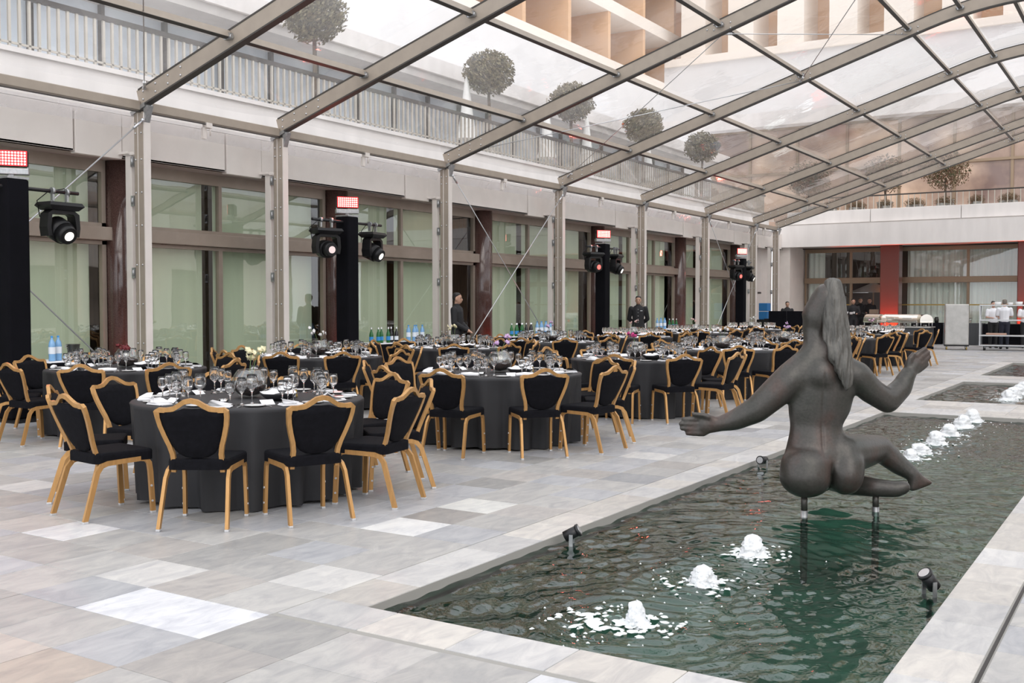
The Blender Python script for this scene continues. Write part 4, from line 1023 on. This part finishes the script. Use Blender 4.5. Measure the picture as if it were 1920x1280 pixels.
TOW = [(-12.6, 7.93), (-12.8, 14.62), (-12.8, 24.85), (-12.8, 35.5)]
for i, (x, y) in enumerate(TOW):
    truss(x, y, i); led(x, y, i)
    nm = ['leftmost', 'second', 'third', 'farthest'][i]
    if i == 0: mover(x+.05, y+.65, 3.0, radians(92), .45, 'lens_white', 'black moving-head light hung right of the leftmost tower')
    else:
        mover(x+.05, y-.62, 3.0, radians(72), .1, 'lens_pale' if i == 1 else 'lens_red', 'black moving-head light hung left of the %s tower' % nm)
        mover(x+.05, y+.66, 3.0, radians(100), .45, 'lens_white', 'black moving-head light hung right of the %s tower' % nm)
# ================================================================ SERVICE TABLES AND BOTTLES
def bottle(kind):
    if kind == 'water':
        return Proto([('body', MB().lathe([(0, 0), (.040, 0), (.044, .012), (.042, .06), (.044, .09), (.041, .16), (.044, .20), (.036, .25), (.016, .285), (.014, .31)], 14).mesh('body', 'water_blue')), ('label', MB().lathe([(.0455, .095), (.0455, .185)], 14).mesh('label', 'bottle_label')), ('cap', MB().lathe([(.016, .308), (.016, .33), (0, .331)], 10).mesh('cap', 'label_blue'))])
    return Proto([('body', MB().lathe([(0, 0), (.036, 0), (.040, .01), (.040, .15), (.034, .19), (.017, .235), (.014, .29)], 14).mesh('body', 'bottle_green' if kind == 'green' else 'bottle_black')), ('label', MB().lathe([(.0408, .05), (.0408, .125)], 14).mesh('label', 'label_blue' if kind == 'green' else 'bottle_label')), ('cap', MB().lathe([(.0155, .26), (.0155, .302), (0, .303)], 10).mesh('cap', 'silver_cap'))])
BT = {k: bottle(k) for k in ('water', 'green', 'wine')}
def service(x, y0, y1, i):
    nm = ['beside the leftmost tower', 'right of the second tower', 'behind the crossed cables', 'right of the second waiter'][i]
    e = empty('service_table', (x, 0, 0), 0, 'black-draped service table %s' % nm, 'table', 'service tables')
    MB().bbox(-.3, .3, y0, y1, .72, .75, .01).build('table_top', 'white_linen', e)
    n = 40; vs = []; per = [(-.3+.6*t/6, y0) for t in range(7)]+[(.3, y0+(y1-y0)*t/12) for t in range(1, 13)]+[(.3-.6*t/6, y1) for t in range(1, 7)]+[(-.3, y1-(y1-y0)*t/12) for t in range(1, 13)]
    L = len(per)
    for k, (a, b) in enumerate(per):
        q = .02*sin(k*2.2); vs += [(a*1.02, b, .735), (a*(1.03+q), b+q*.5, .02)]
    MB().add(vs, [(2*k, (2*k+2) % (2*L), (2*k+3) % (2*L), 2*k+1) for k in range(L)], True).build('drape', 'black_cloth', e)
    return nm
nms = [service(-12.55, 8.22, 9.0, 0), service(-12.95, 15.1, 17.0, 1), service(-13.0, 20.3, 22.3, 2), service(-12.95, 28.5, 30.3, 3)]
def bot(kind, x, y, label, group): BT[kind].place('bottle', (x, y, .752), random.random(), label, 'bottle', group)
bot('water', -12.40, 8.33, 'blue water bottle, left of two, beside the leftmost tower', 'water bottles beside the leftmost tower')
bot('water', -12.47, 8.47, 'blue water bottle, right of two, beside the leftmost tower', 'water bottles beside the leftmost tower')
e = empty('ice_bucket', (-12.45, 8.68, .752), 0, 'dark metal ice bucket with rim beside the two blue bottles', 'bucket')
MB().lathe([(0, 0), (.06, 0), (.085, .2), (.092, .21), (.085, .205), (.055, .01)], 18).build('pail', 'bucket', e)
MB().sweep([(0, -.09, .17), (0, -.12, .17), (0, -.12, .20), (0, -.09, .20)], .01, .004, (1, 0, 0)).build('handle', 'steel', e)
for (x, ys, kind, nm) in ((-12.85, [15.35, 15.5, 15.65, 15.8], 'green', nms[1]), (-12.85, [15.95, 16.05], 'wine', nms[1]), (-12.85, [16.5, 16.63, 16.76, 16.89], 'water', nms[1]),
                          (-12.9, [20.45+.12*k for k in range(5)], 'green', nms[2]), (-12.9, [21.1, 21.22, 21.34], 'wine', nms[2]), (-12.9, [21.6+.11*k for k in range(6)], 'water', nms[2]),
                          (-12.9, [28.6+.14*k for k in range(5)], 'water', nms[3]), (-12.9, [29.5+.14*k for k in range(4)], 'green', nms[3])):
    for q, yy in enumerate(ys):
        kn = {'green': 'green glass', 'wine': 'dark wine', 'water': 'blue plastic water'}[kind]
        bot(kind, x+.05*(q % 2), yy, '%s bottle %s, %s in line on the service table' % (kn, nm, ORD[q]), '%s bottles %s' % (kn, nm))
# ================================================================ PEOPLE
def person(x, y, rz, h, label, top='black_suit', bottom='black_suit', skin='skin', hair='hair', hairstyle='short', arms='down', shoe=True, buttons=False, voxel=.011, bend=0, hold=None):
    """figure facing local -Y; all lengths scale with height"""
    k = h/1.75
    e = empty('person', (x, y, 0), rz, label, 'person')
    def S(*pts): return [((p[0]*k, p[1]*k, p[2]*k), tuple(q*k for q in p[3]) if isinstance(p[3], tuple) else p[3]*k) for p in pts]
    def chain(*pts): q = S(*pts); return [[a, b] for a, b in zip(q[:-1], q[1:])]
    body = []
    body += chain((0, .0, 1.66, (.075, .092, .085)), (0, -.012, 1.60, (.070, .085, .07)), (0, -.03, 1.555, (.045, .05, .04)))   # head, jaw
    body += chain((0, -.095, 1.625, .012), (0, -.108, 1.598, .014))                                                        # nose
    body += chain((0, -.085, 1.562, (.022, .012, .008)), (0, -.083, 1.556, (.022, .012, .008)))                            # mouth
    for s in (-1, 1): body += chain((s*.077, .005, 1.625, (.010, .02, .03)), (s*.077, .007, 1.61, (.010, .018, .022)))       # ears
    body += chain((0, .012, 1.55, .052), (0, .02, 1.46, .056))
    torso = [(0, .015, 1.44, (.12, .075, .05)), (0, .01, 1.36, (.175, .105, .08)), (0, 0, 1.22, (.155, .10, .08)), (0, 0, 1.08, (.14, .095, .08)), (0, .01, .96, (.158, .11, .08))]
    tor = chain(*torso)
    if arms == 'down': A = {s: [(s*.195, .015, 1.40, .058), (s*.245, .03, 1.13, .046), (s*.235, -.03, .90, .034)] for s in (-1, 1)}
    elif arms == 'back': A = {s: [(s*.195, .015, 1.40, .06), (s*.255, .075, 1.12, .047), (s*.10, .175, .98, .034)] for s in (-1, 1)}
    elif arms == 'front': A = {s: [(s*.195, .015, 1.40, .06), (s*.24, .0, 1.13, .047), (s*.06, -.20, .99, .036)] for s in (-1, 1)}
    else: A = {s: [(s*.195, .015, 1.40, .058), (s*.25, -.02, 1.15, .046), (s*.13, -.25, 1.13, .034)] for s in (-1, 1)}
    legs = []
    for s in (-1, 1): legs += chain((s*.085, .01, .92, .095), (s*.095, 0, .50, .062), (s*.10, .02, .09, .042))
    arm = []
    for s in (-1, 1): arm += chain(*A[s])
    hands = []
    for s in (-1, 1):
        w_ = Vector(A[s][2][:3]); el = Vector(A[s][1][:3]); d = (w_-el).normalized(); sd = d.cross(Vector((0, 0, 1)) if abs(d.z) < .8 else Vector((0, 1, 0))).normalized()
        c = w_+d*.05
        hands += chain((*w_, .028), (*c, (.036, .03, .036)))
        for f, L in ((-1.5, .065), (-.5, .08), (.5, .078), (1.5, .06)):
            b0 = c+sd*f*.017+d*.03; hands += chain((*b0, .0115), (*(b0+d*L*.55-Vector((0, .006, 0))), .010), (*(b0+d*L*.9-Vector((0, .02, 0))), .0085))
        b0 = c+sd*.03*(-s); hands += chain((*b0, .013), (*(b0+d*.045+sd*.02*(-s)), .010))
    def grow(sh, g): return [[(c, tuple(q+g*k for q in r) if isinstance(r, tuple) else r+g*k) for c, r in seg] for seg in sh]
    bd = blob('body', body+grow(tor, -.018)+grow(arm, -.008)+grow(legs, -.012)+hands, voxel, skin, e, 3)
    armc = arm
    if top == 'white_shirt': armc = [seg for s in (-1, 1) for seg in chain(A[s][0], tuple(Vector(A[s][0][:3]).lerp(Vector(A[s][1][:3]), .75))+(.052,))]
    tp = blob('jacket' if top != 'white_shirt' else 'shirt', grow(tor, .016)+grow(armc, .014)+([] if top == 'white_shirt' else chain((0, .012, 1.47, .068), (0, .012, 1.50, .062))), voxel, top, e, 3)
    blob('trousers', grow(legs, .012)+grow(chain((0, .01, .98, (.155, .112, .05)), (0, .01, .90, (.165, .118, .07))), .01), voxel, bottom, e, 3)
    if shoe:
        for s in (-1, 1): blob('shoe', chain((s*.10, .04, .045, .045), (s*.105, -.05, .04, .042), (s*.115, -.15, .03, .03)), .012, 'shoe', e, 2)
    hs = chain((0, .018, 1.708, (.080, .092, .052)), (0, .045, 1.645, (.080, .066, .07)))
    if hairstyle == 'bun': hs += chain((0, .11, 1.72, .045), (0, .12, 1.72, .045))
    if hairstyle == 'long': hs += chain((0, .05, 1.62, (.095, .07, .06)), (0, .07, 1.40, (.11, .05, .06))); hs += [q for s in (-1, 1) for q in chain((s*.075, -.01, 1.64, .03), (s*.10, -.03, 1.42, .03))]
    hr = blob('hair', hs, .009, hair, e, 2)
    for s in (-1, 1):
        MB().ball((s*.03*k, -.088*k, 1.628*k), .010*k, 8, 6, (1.3, .6, .7)).build('eye', 'hair', e)
        MB().sweep([(s*.014*k, -.094*k, 1.648*k), (s*.048*k, -.084*k, 1.650*k)], .004, .004, (0, 0, 1)).build('eyebrow', hair, e)
    if buttons:
        for z in (1.38, 1.29, 1.20, 1.11, 1.02): MB().ball((0, -.128*k+.012*abs(z-1.3), z*k), .011*k, 8, 5).build('button', 'steel', e)
        MB().box(.06*k, .12*k, -.128*k, -.120*k, 1.335*k, 1.35*k).build('name_badge', 'white_linen', e)
    return e
person(-12.25, 17.35, radians(108), 1.73, 'man in a black high-collared shirt standing in profile by the third arch', arms='front')
person(-12.2, 25.8, radians(24), 1.72, 'man in a black jacket with white buttons, hands behind back', arms='back', buttons=True)
person(-10.85, 43.3, radians(20), 1.72, 'waiter in black holding white cups in the dark doorway', arms='hold', voxel=.016)
person(-10.75, 45.6, radians(10), 1.76, 'person in black carrying a carton behind the doorway waiter', arms='hold', voxel=.016)
person(-11.3, 46.3, radians(10), 1.78, 'person in black deepest in the dark doorway', voxel=.016)
person(-5.05, 38.9, radians(25), 1.60, 'woman in a white shirt with dark hair in a bun behind the trolley', top='white_shirt', skin='skin_pale', hairstyle='bun', arms='hold', voxel=.016)
person(-4.62, 38.2, radians(195), 1.66, 'man in white shirt and navy trousers seen from behind at the trolley', top='white_shirt', bottom='navy', skin='skin_pale', hair='hair_grey', arms='hold', voxel=.016)
person(-4.1, 39.4, radians(20), 1.60, 'woman with long brown hair at the right edge of the frame', top='white_shirt', skin='skin_pale', hair='hair_brown', hairstyle='long', arms='hold', voxel=.016)
person(-12.35, 39.4, radians(30), 1.60, 'person in black almost hidden behind the black screens', voxel=.016)
cup = MB().lathe([(0, 0), (.03, 0), (.042, .07), (.045, .085), (.04, .08), (.028, .01)], 12).mesh('cup', 'porcelain')
for q, (dx, dy, z) in enumerate(((-.15, -.33, 1.11), (.12, -.36, 1.11), (-.02, -.36, 1.09), (.05, -.42, 1.09))):
    tag(ob('cup', cup, None, (-10.85+dx, 43.3+dy, z)), 'white cup held by the doorway waiter, %s from the left' % ORD[[0, 3, 1, 2][q]], 'cup', 'cups held by the doorway waiter')
tag(MB().bbox(-10.62, -10.3, 45.0, 45.3, 1.1, 1.28, .01).build('carton', 'cardboard'), 'open brown carton carried in the doorway', 'box')
# ================================================================ REAR OF THE COURTYARD
for i, x in enumerate((-12.28, -11.61)):
    e = empty('screen_panel', (x, 37.0, 0), 0, 'black cloth screen panel, %s of the pair left of the statue head' % ['left', 'right'][i], 'screen', 'black screens')
    MB().bbox(0, .65, -.02, .02, .05, 1.25, .008).build('panel', 'black_cloth', e); MB().box(.05, .11, -.2, .2, 0, .05).box(.54, .6, -.2, .2, 0, .05).build('feet', 'black_metal', e)
tag(MB().bbox(-13.0, -12.5, 38.6, 39.0, 0, .95, .02).build('loudspeaker', 'black_plastic'), 'black box loudspeaker left of the black screens', 'speaker')
for q in range(2): tag(MB().bbox(-13.55, -13.2, 39.6, 40.0, .9+q*.33, 1.21+q*.33, .02).build('crate', 'blue_crate'), 'blue plastic crate, %s of the stack behind the farthest tower' % ['lower', 'upper'][q], 'crate', 'blue crates')
tag(MB().bbox(-13.6, -13.1, 39.5, 40.1, 0, .9, .02).build('flight_case', 'black_plastic'), 'black flight case under the blue crates', 'case')
# buffet with roll-top chafing dishes
bf = empty('buffet_table', (0, 0, 0), 0, 'grey-draped buffet table carrying the chafing dishes', 'table')
MB().bbox(-9.0, -6.7, 36.9, 37.75, .70, .74, .01).build('table_top', 'brushed_steel', bf); MB().box(-8.95, -6.75, 36.93, 37.7, .01, .70).build('drape', 'grey_drape', bf)
def chafing(x, y, rz, label):
    e = empty('chafing_dish', (x, y, .742), rz, label, 'chafing dish', 'roll-top chafing dishes')
    MB().bbox(-.33, .33, -.22, .22, .12, .20, .015).build('water_pan', 'chafing_steel', e)
    n = 14; vs = []
    for xx in (-.32, .32): vs += [(xx, -.21*cos(pi*i/n), .205+.21*sin(pi*i/n)) for i in range(n+1)]
    lid = MB().add(vs, [(i, i+1, n+2+i, n+1+i) for i in range(n)], True).add(vs, [tuple(range(n, -1, -1)), tuple(n+1+i for i in range(n+1))])
    l_ = lid.build('roll_lid', 'chafing_steel', e); MB().sweep([(-.16, -.21, .27), (-.16, -.25, .28), (.16, -.25, .28), (.16, -.21, .27)], .01, .006, (0, 0, 1)).build('handle', 'steel', l_)
    for sx in (-.3, .3):
        for sy in (-.18, .18): MB().cyl((sx, sy, 0), (sx, sy, .13), .014, n=8).build('leg', 'steel', e)
    for sx in (-.15, .15): MB().cyl((sx, 0, 0), (sx, 0, .06), .04, n=10).build('fuel_tin', 'steel', e)
chafing(-8.6, 37.25, radians(-32), 'shiny steel roll-top chafing dish, leftmost on the buffet')
chafing(-8.0, 37.45, radians(-20), 'shiny steel roll-top chafing dish, second from the left, half hidden')
chafing(-7.42, 37.2, radians(-12), 'shiny steel roll-top chafing dish, large one in the middle of the buffet')
chafing(-6.98, 37.4, radians(-70), 'shiny steel roll-top chafing dish, rightmost on the buffet')
def long_table(x0, x1, y0, y1, mat_, label):
    e = empty('draped_table', (0, 0, 0), 0, label, 'table', 'draped back tables')
    MB().bbox(x0, x1, y0, y1, .77, .80, .01).build('table_top', mat_, e)
    n = int((x1-x0)/.06); vs = []
    for i in range(n+1):
        x = x0+(x1-x0)*i/n; q = .018*sin(i*1.7); vs += [(x, y0-.005, .79), (x, y0-.015-q, .01)]
    MB().add(vs, [(2*i, 2*i+2, 2*i+3, 2*i+1) for i in range(n)], True).build('drape', mat_, e)
    MB().box(x0+.02, x1-.02, y0+.03, y1, .02, .77).build('underside', 'black_cloth', e)
long_table(-8.2, -7.1, 41.3, 42.0, 'black_cloth', 'black-draped table behind the buffet, beside the red pier')
long_table(-7.05, -5.7, 41.2, 41.9, 'grey_drape', 'dark grey draped table behind the steel cabinet')
long_table(-5.5, -2.6, 39.9, 40.6, 'black_cloth', 'black-draped work table behind the kitchen staff')
PITCH_ = Proto([('jug', MB().lathe([(0, 0), (.07, 0), (.08, .12), (.06, .2), (.065, .22)], 14).mesh('jug', 'bucket')), ('handle', MB().sweep([(.07, 0, .05), (.12, 0, .08), (.12, 0, .17), (.065, 0, .19)], .008, .006, (0, 1, 0)).mesh('handle', 'black_plastic'))])
PITCH_.place('jug', (-7.62, 41.55, .80), .4, 'dark metal jug, left of two on the black-draped table', 'jug', 'metal jugs'); PITCH_.place('jug', (-7.35, 41.6, .80), 2.4, 'dark metal jug, right of two on the black-draped table', 'jug', 'metal jugs')
pl = MB().lathe([(0, 0), (.08, 0), (.13, .015), (.08, .006), (0, .006)], 18).mesh('plate', 'porcelain')
for q in range(8): tag(ob('plate', pl, None, (-6.8, 41.5, .803+q*.017)), 'white plate, %s up in the stack on the grey table' % ORD[q], 'plate', 'stacked plates on the grey table')
for q in range(6): tag(ob('wine_glass', GL[q % 3], None, (-6.35+.1*(q % 3), 41.4+.12*(q//3), .803)), 'clear glass on the grey back table, %s row, %s from left' % (['front', 'rear'][q//3], ORD[q % 3]), 'glass', 'glasses on the grey table')
# steel hot cabinet
e = empty('hot_cabinet', (-5.9, 36.9, 0), radians(12), 'brushed steel catering cabinet on castors', 'cabinet')
MB().bbox(-.36, .36, -.3, .3, .16, 1.50, .02).build('body', 'brushed_steel', e)
MB().bbox(-.33, .33, -.312, -.3, .20, 1.46, .004).build('door', 'brushed_steel', e)
MB().box(-.37, .37, -.31, .31, .12, .16).build('bumper', 'black_plastic', e)
for sx in (-.3, .3):
    for sy in (-.24, .24):
        c = MB().cyl((sx-.02, sy, .06), (sx+.02, sy, .06), .06, n=12).build('castor', 'brass', e); MB().box(sx-.03, sx+.03, sy-.02, sy+.02, .06, .13).build('fork', 'steel', c)
# shelf trolley
e = empty('shelf_trolley', (-4.35, 37.0, 0), radians(4), 'open aluminium shelf trolley on black wheels at the right edge', 'trolley')
for z in (.16, .48, .98, 1.46): MB().bbox(-.85, .85, -.28, .28, z-.02, z+.02, .008).build('shelf', 'trolley_alu', e)
for sx in (-.83, .83):
    for sy in (-.26, .26): MB().box(sx-.016, sx+.016, sy-.016, sy+.016, .14, 1.48).build('upright', 'trolley_alu', e)
for q in range(5): MB().cyl((-.83, -.22+q*.11, .16), (-.83, -.22+q*.11, 1.46), .008, n=6).build('end_bar', 'trolley_alu', e)
for sx in (-.7, .7):
    for sy in (-.22, .22): w_ = MB().cyl((sx-.02, sy, .075), (sx+.02, sy, .075), .075, n=14).build('wheel', 'black_plastic', e); MB().box(sx-.03, sx+.03, sy-.03, sy+.03, .075, .15).build('wheel_fork', 'steel', w_)
bowl = MB().lathe([(0, 0), (.09, 0), (.10, .09), (.104, .10), (.09, .01)], 16).mesh('steel_pan', 'porcelain')
for q, (dx, s) in enumerate(((-.32, 1), (.05, .8), (.3, 1.1))):
    o = ob('serving_pan', bowl, None, (-4.35+dx, 37.0, 1.482)); o.scale = (s, s, s*.9); tag(o, 'pale serving pan on the trolley top, %s from the left' % ORD[q], 'pan', 'pans on the trolley')
tag(MB().bbox(-5.0, -4.4, 36.85, 37.1, .502, .56, .02).build('folded_cloth', 'skin_pale'), 'folded pinkish cloth on a lower trolley shelf', 'cloth')
# uplights
def uplight(x, y, z, d, power, label, size=.6):
    e = empty('uplight', (x, y, z), 0, label, 'lamp', 'red uplights')
    MB().cyl((0, 0, 0), (0, 0, .16), .07, n=14).build('housing', 'black_metal', e); MB().cyl((0, 0, .16), (0, 0, .165), .06, n=14).build('lens', 'lens_red', e)
    ld = bpy.data.lights.new('uplight_beam', 'SPOT'); ld.energy = power; ld.color = (1, .10, .03); ld.spot_size = radians(80); ld.spot_blend = .6; ld.shadow_soft_size = .05
    lo = bpy.data.objects.new('uplight_beam', ld); COL.objects.link(lo); lo.parent = e; lo.location = (0, 0, .2); lo.rotation_euler = Vector(d).to_track_quat('-Z', 'Y').to_euler()
uplight(-9.5, 43.55, 0, (0, .2, 1), 420, 'red uplight at the foot of the pier by the doorway')
uplight(-4.45, 43.55, 0, (0, .2, 1), 420, 'red uplight at the foot of the right-hand pier')
for k, y in enumerate((10.82, 15.9, 21.2, 27.2, 33.3)):
    uplight(GX+.52, y, 0, (-.13, 0, 1), 14, 'small red uplight at the foot of the %s granite column' % ORD[k])
# lamp and glow inside the doorway
tag(MB().ball((-10.1, 46.6, 2.15), .16, 12, 8).build('pendant_lamp', 'amber'), 'glowing amber pendant lamp inside the dark doorway', 'lamp')
cn = empty('parasol', (-10.9, 46.9, 0), 0, 'cream parasol roof inside the dark doorway', 'parasol')
MB().lathe([(1.1, 2.0), (.02, 2.45)], 4).build('canopy', 'canvas', cn); MB().cyl((0, 0, 0), (0, 0, 2.4), .03, n=8).build('pole', 'interior_wood', cn)
# ================================================================ TERRACE PLANTS AND PARASOLS
def crown(r, n, seed, m_, sq=1.0):
    r_ = random.Random(seed); m = MB()
    for _ in range(n):
        d = Vector((r_.gauss(0, 1), r_.gauss(0, 1), r_.gauss(0, 1))).normalized(); q = r*(r_.random()**.45)*(1+.18*noise.noise(d*2.5+Vector((seed, 0, 0))))
        c = Vector((d.x*q, d.y*q, d.z*q*sq)); a = Vector((r_.gauss(0, 1), r_.gauss(0, 1), r_.gauss(0, 1))).normalized(); u = a.orthogonal().normalized(); L = r_.uniform(.08, .14)
        m.add([c-u*L*.5, c+a.cross(u)*L*.22, c+u*L*.5, c-a.cross(u)*L*.22], [(0, 1, 2, 3)])
    return m.mesh('foliage', m_)
CR = [crown(.74, 5000, k, 'leaf', .85) for k in range(2)]
CRB = crown(1.05, 3000, 9, 'leaf_red', .8)
TB = Proto([('trunk', MB().tube([(0, 0, .4), (.03, 0, 1.2), (0, .02, 2.0), (.02, 0, 2.6)], [.06, .05, .045, .03], 8).mesh('trunk', 'bark')), ('pot', MB().lathe([(0, 0), (.26, 0), (.33, .5), (.36, .52), (.32, .48), (0, .45)], 18).mesh('pot', 'pot'))])
for k, (x, y, zc) in enumerate(((-16.5, 17.75, 8.05), (-16.5, 24.95, 8.1), (-16.5, 29.8, 8.05), (-16.5, 35.3, 8.08), (-16.5, 41, 8.0))):
    t = TB.place('potted_tree', (x, y, 5.42), k, 'round-crowned potted tree on the left terrace, %s from the camera' % ORD[k], 'tree', 'potted trees on the terraces')
    o = ob('foliage', CR[k % 2], t, (0, 0, zc-5.42), k)
for k, (x, y) in enumerate(((-10.4, 46.6), (-13.8, 47.0), (-8.0, 46.9))):
    t = TB.place('potted_tree', (x, y, 5.36), k, 'spreading russet tree on the rear terrace, %s' % ['in front of the sunlit glass', 'half hidden by the gable rafter', 'towards the right edge'][k], 'tree', 'potted trees on the terraces')
    for c in kids(t):
        if c.name.startswith('trunk'): c.scale = (1, 1, .55)
    o = ob('foliage', CRB, t, (0, 0, 1.75), k); o.scale = (.95,)*3
for k in range(11):
    hx = -12.2+k*1.15
    t = empty('hedge_plant', (hx, 44.5, 5.36), k, 'low russet shrub behind the rear railing, %s from the left' % ORD[k], 'shrub', 'shrubs on the rear terrace')
    o = ob('foliage', CRB, t, (0, 0, .22)); o.scale = (.42, .32, .28); MB().bbox(-.3, .3, -.15, .15, 0, .16, .01).build('planter', 'pot', t)
def closed_parasol(x, y, z, k):
    e = empty('parasol', (x, y, z), k, 'closed white parasol on the left terrace, %s from the camera' % ORD[k], 'parasol', 'closed parasols')
    n = 16; vs = []
    for zz, r in ((.75, .26), (1.0, .20), (1.6, .13), (2.3, .06), (2.5, .02)): vs += [(r*(1+.25*(i % 2))*cos(2*pi*i/n), r*(1+.25*(i % 2))*sin(2*pi*i/n), zz) for i in range(n)]
    MB().add(vs, [(j*n+i, j*n+(i+1) % n, (j+1)*n+(i+1) % n, (j+1)*n+i) for j in range(4) for i in range(n)], True).build('folded_canopy', 'canvas', e)
    MB().cyl((0, 0, .08), (0, 0, 2.65), .025, n=8).build('pole', 'rail_metal', e); MB().box(-.3, .3, -.3, .3, 0, .08).build('base', 'pot', e)
for k, y in enumerate((24.4, 28.9, 31.6, 36.5)): closed_parasol(-16.9, y, 5.42, k)
bpy.data.scenes.remove(TMP)
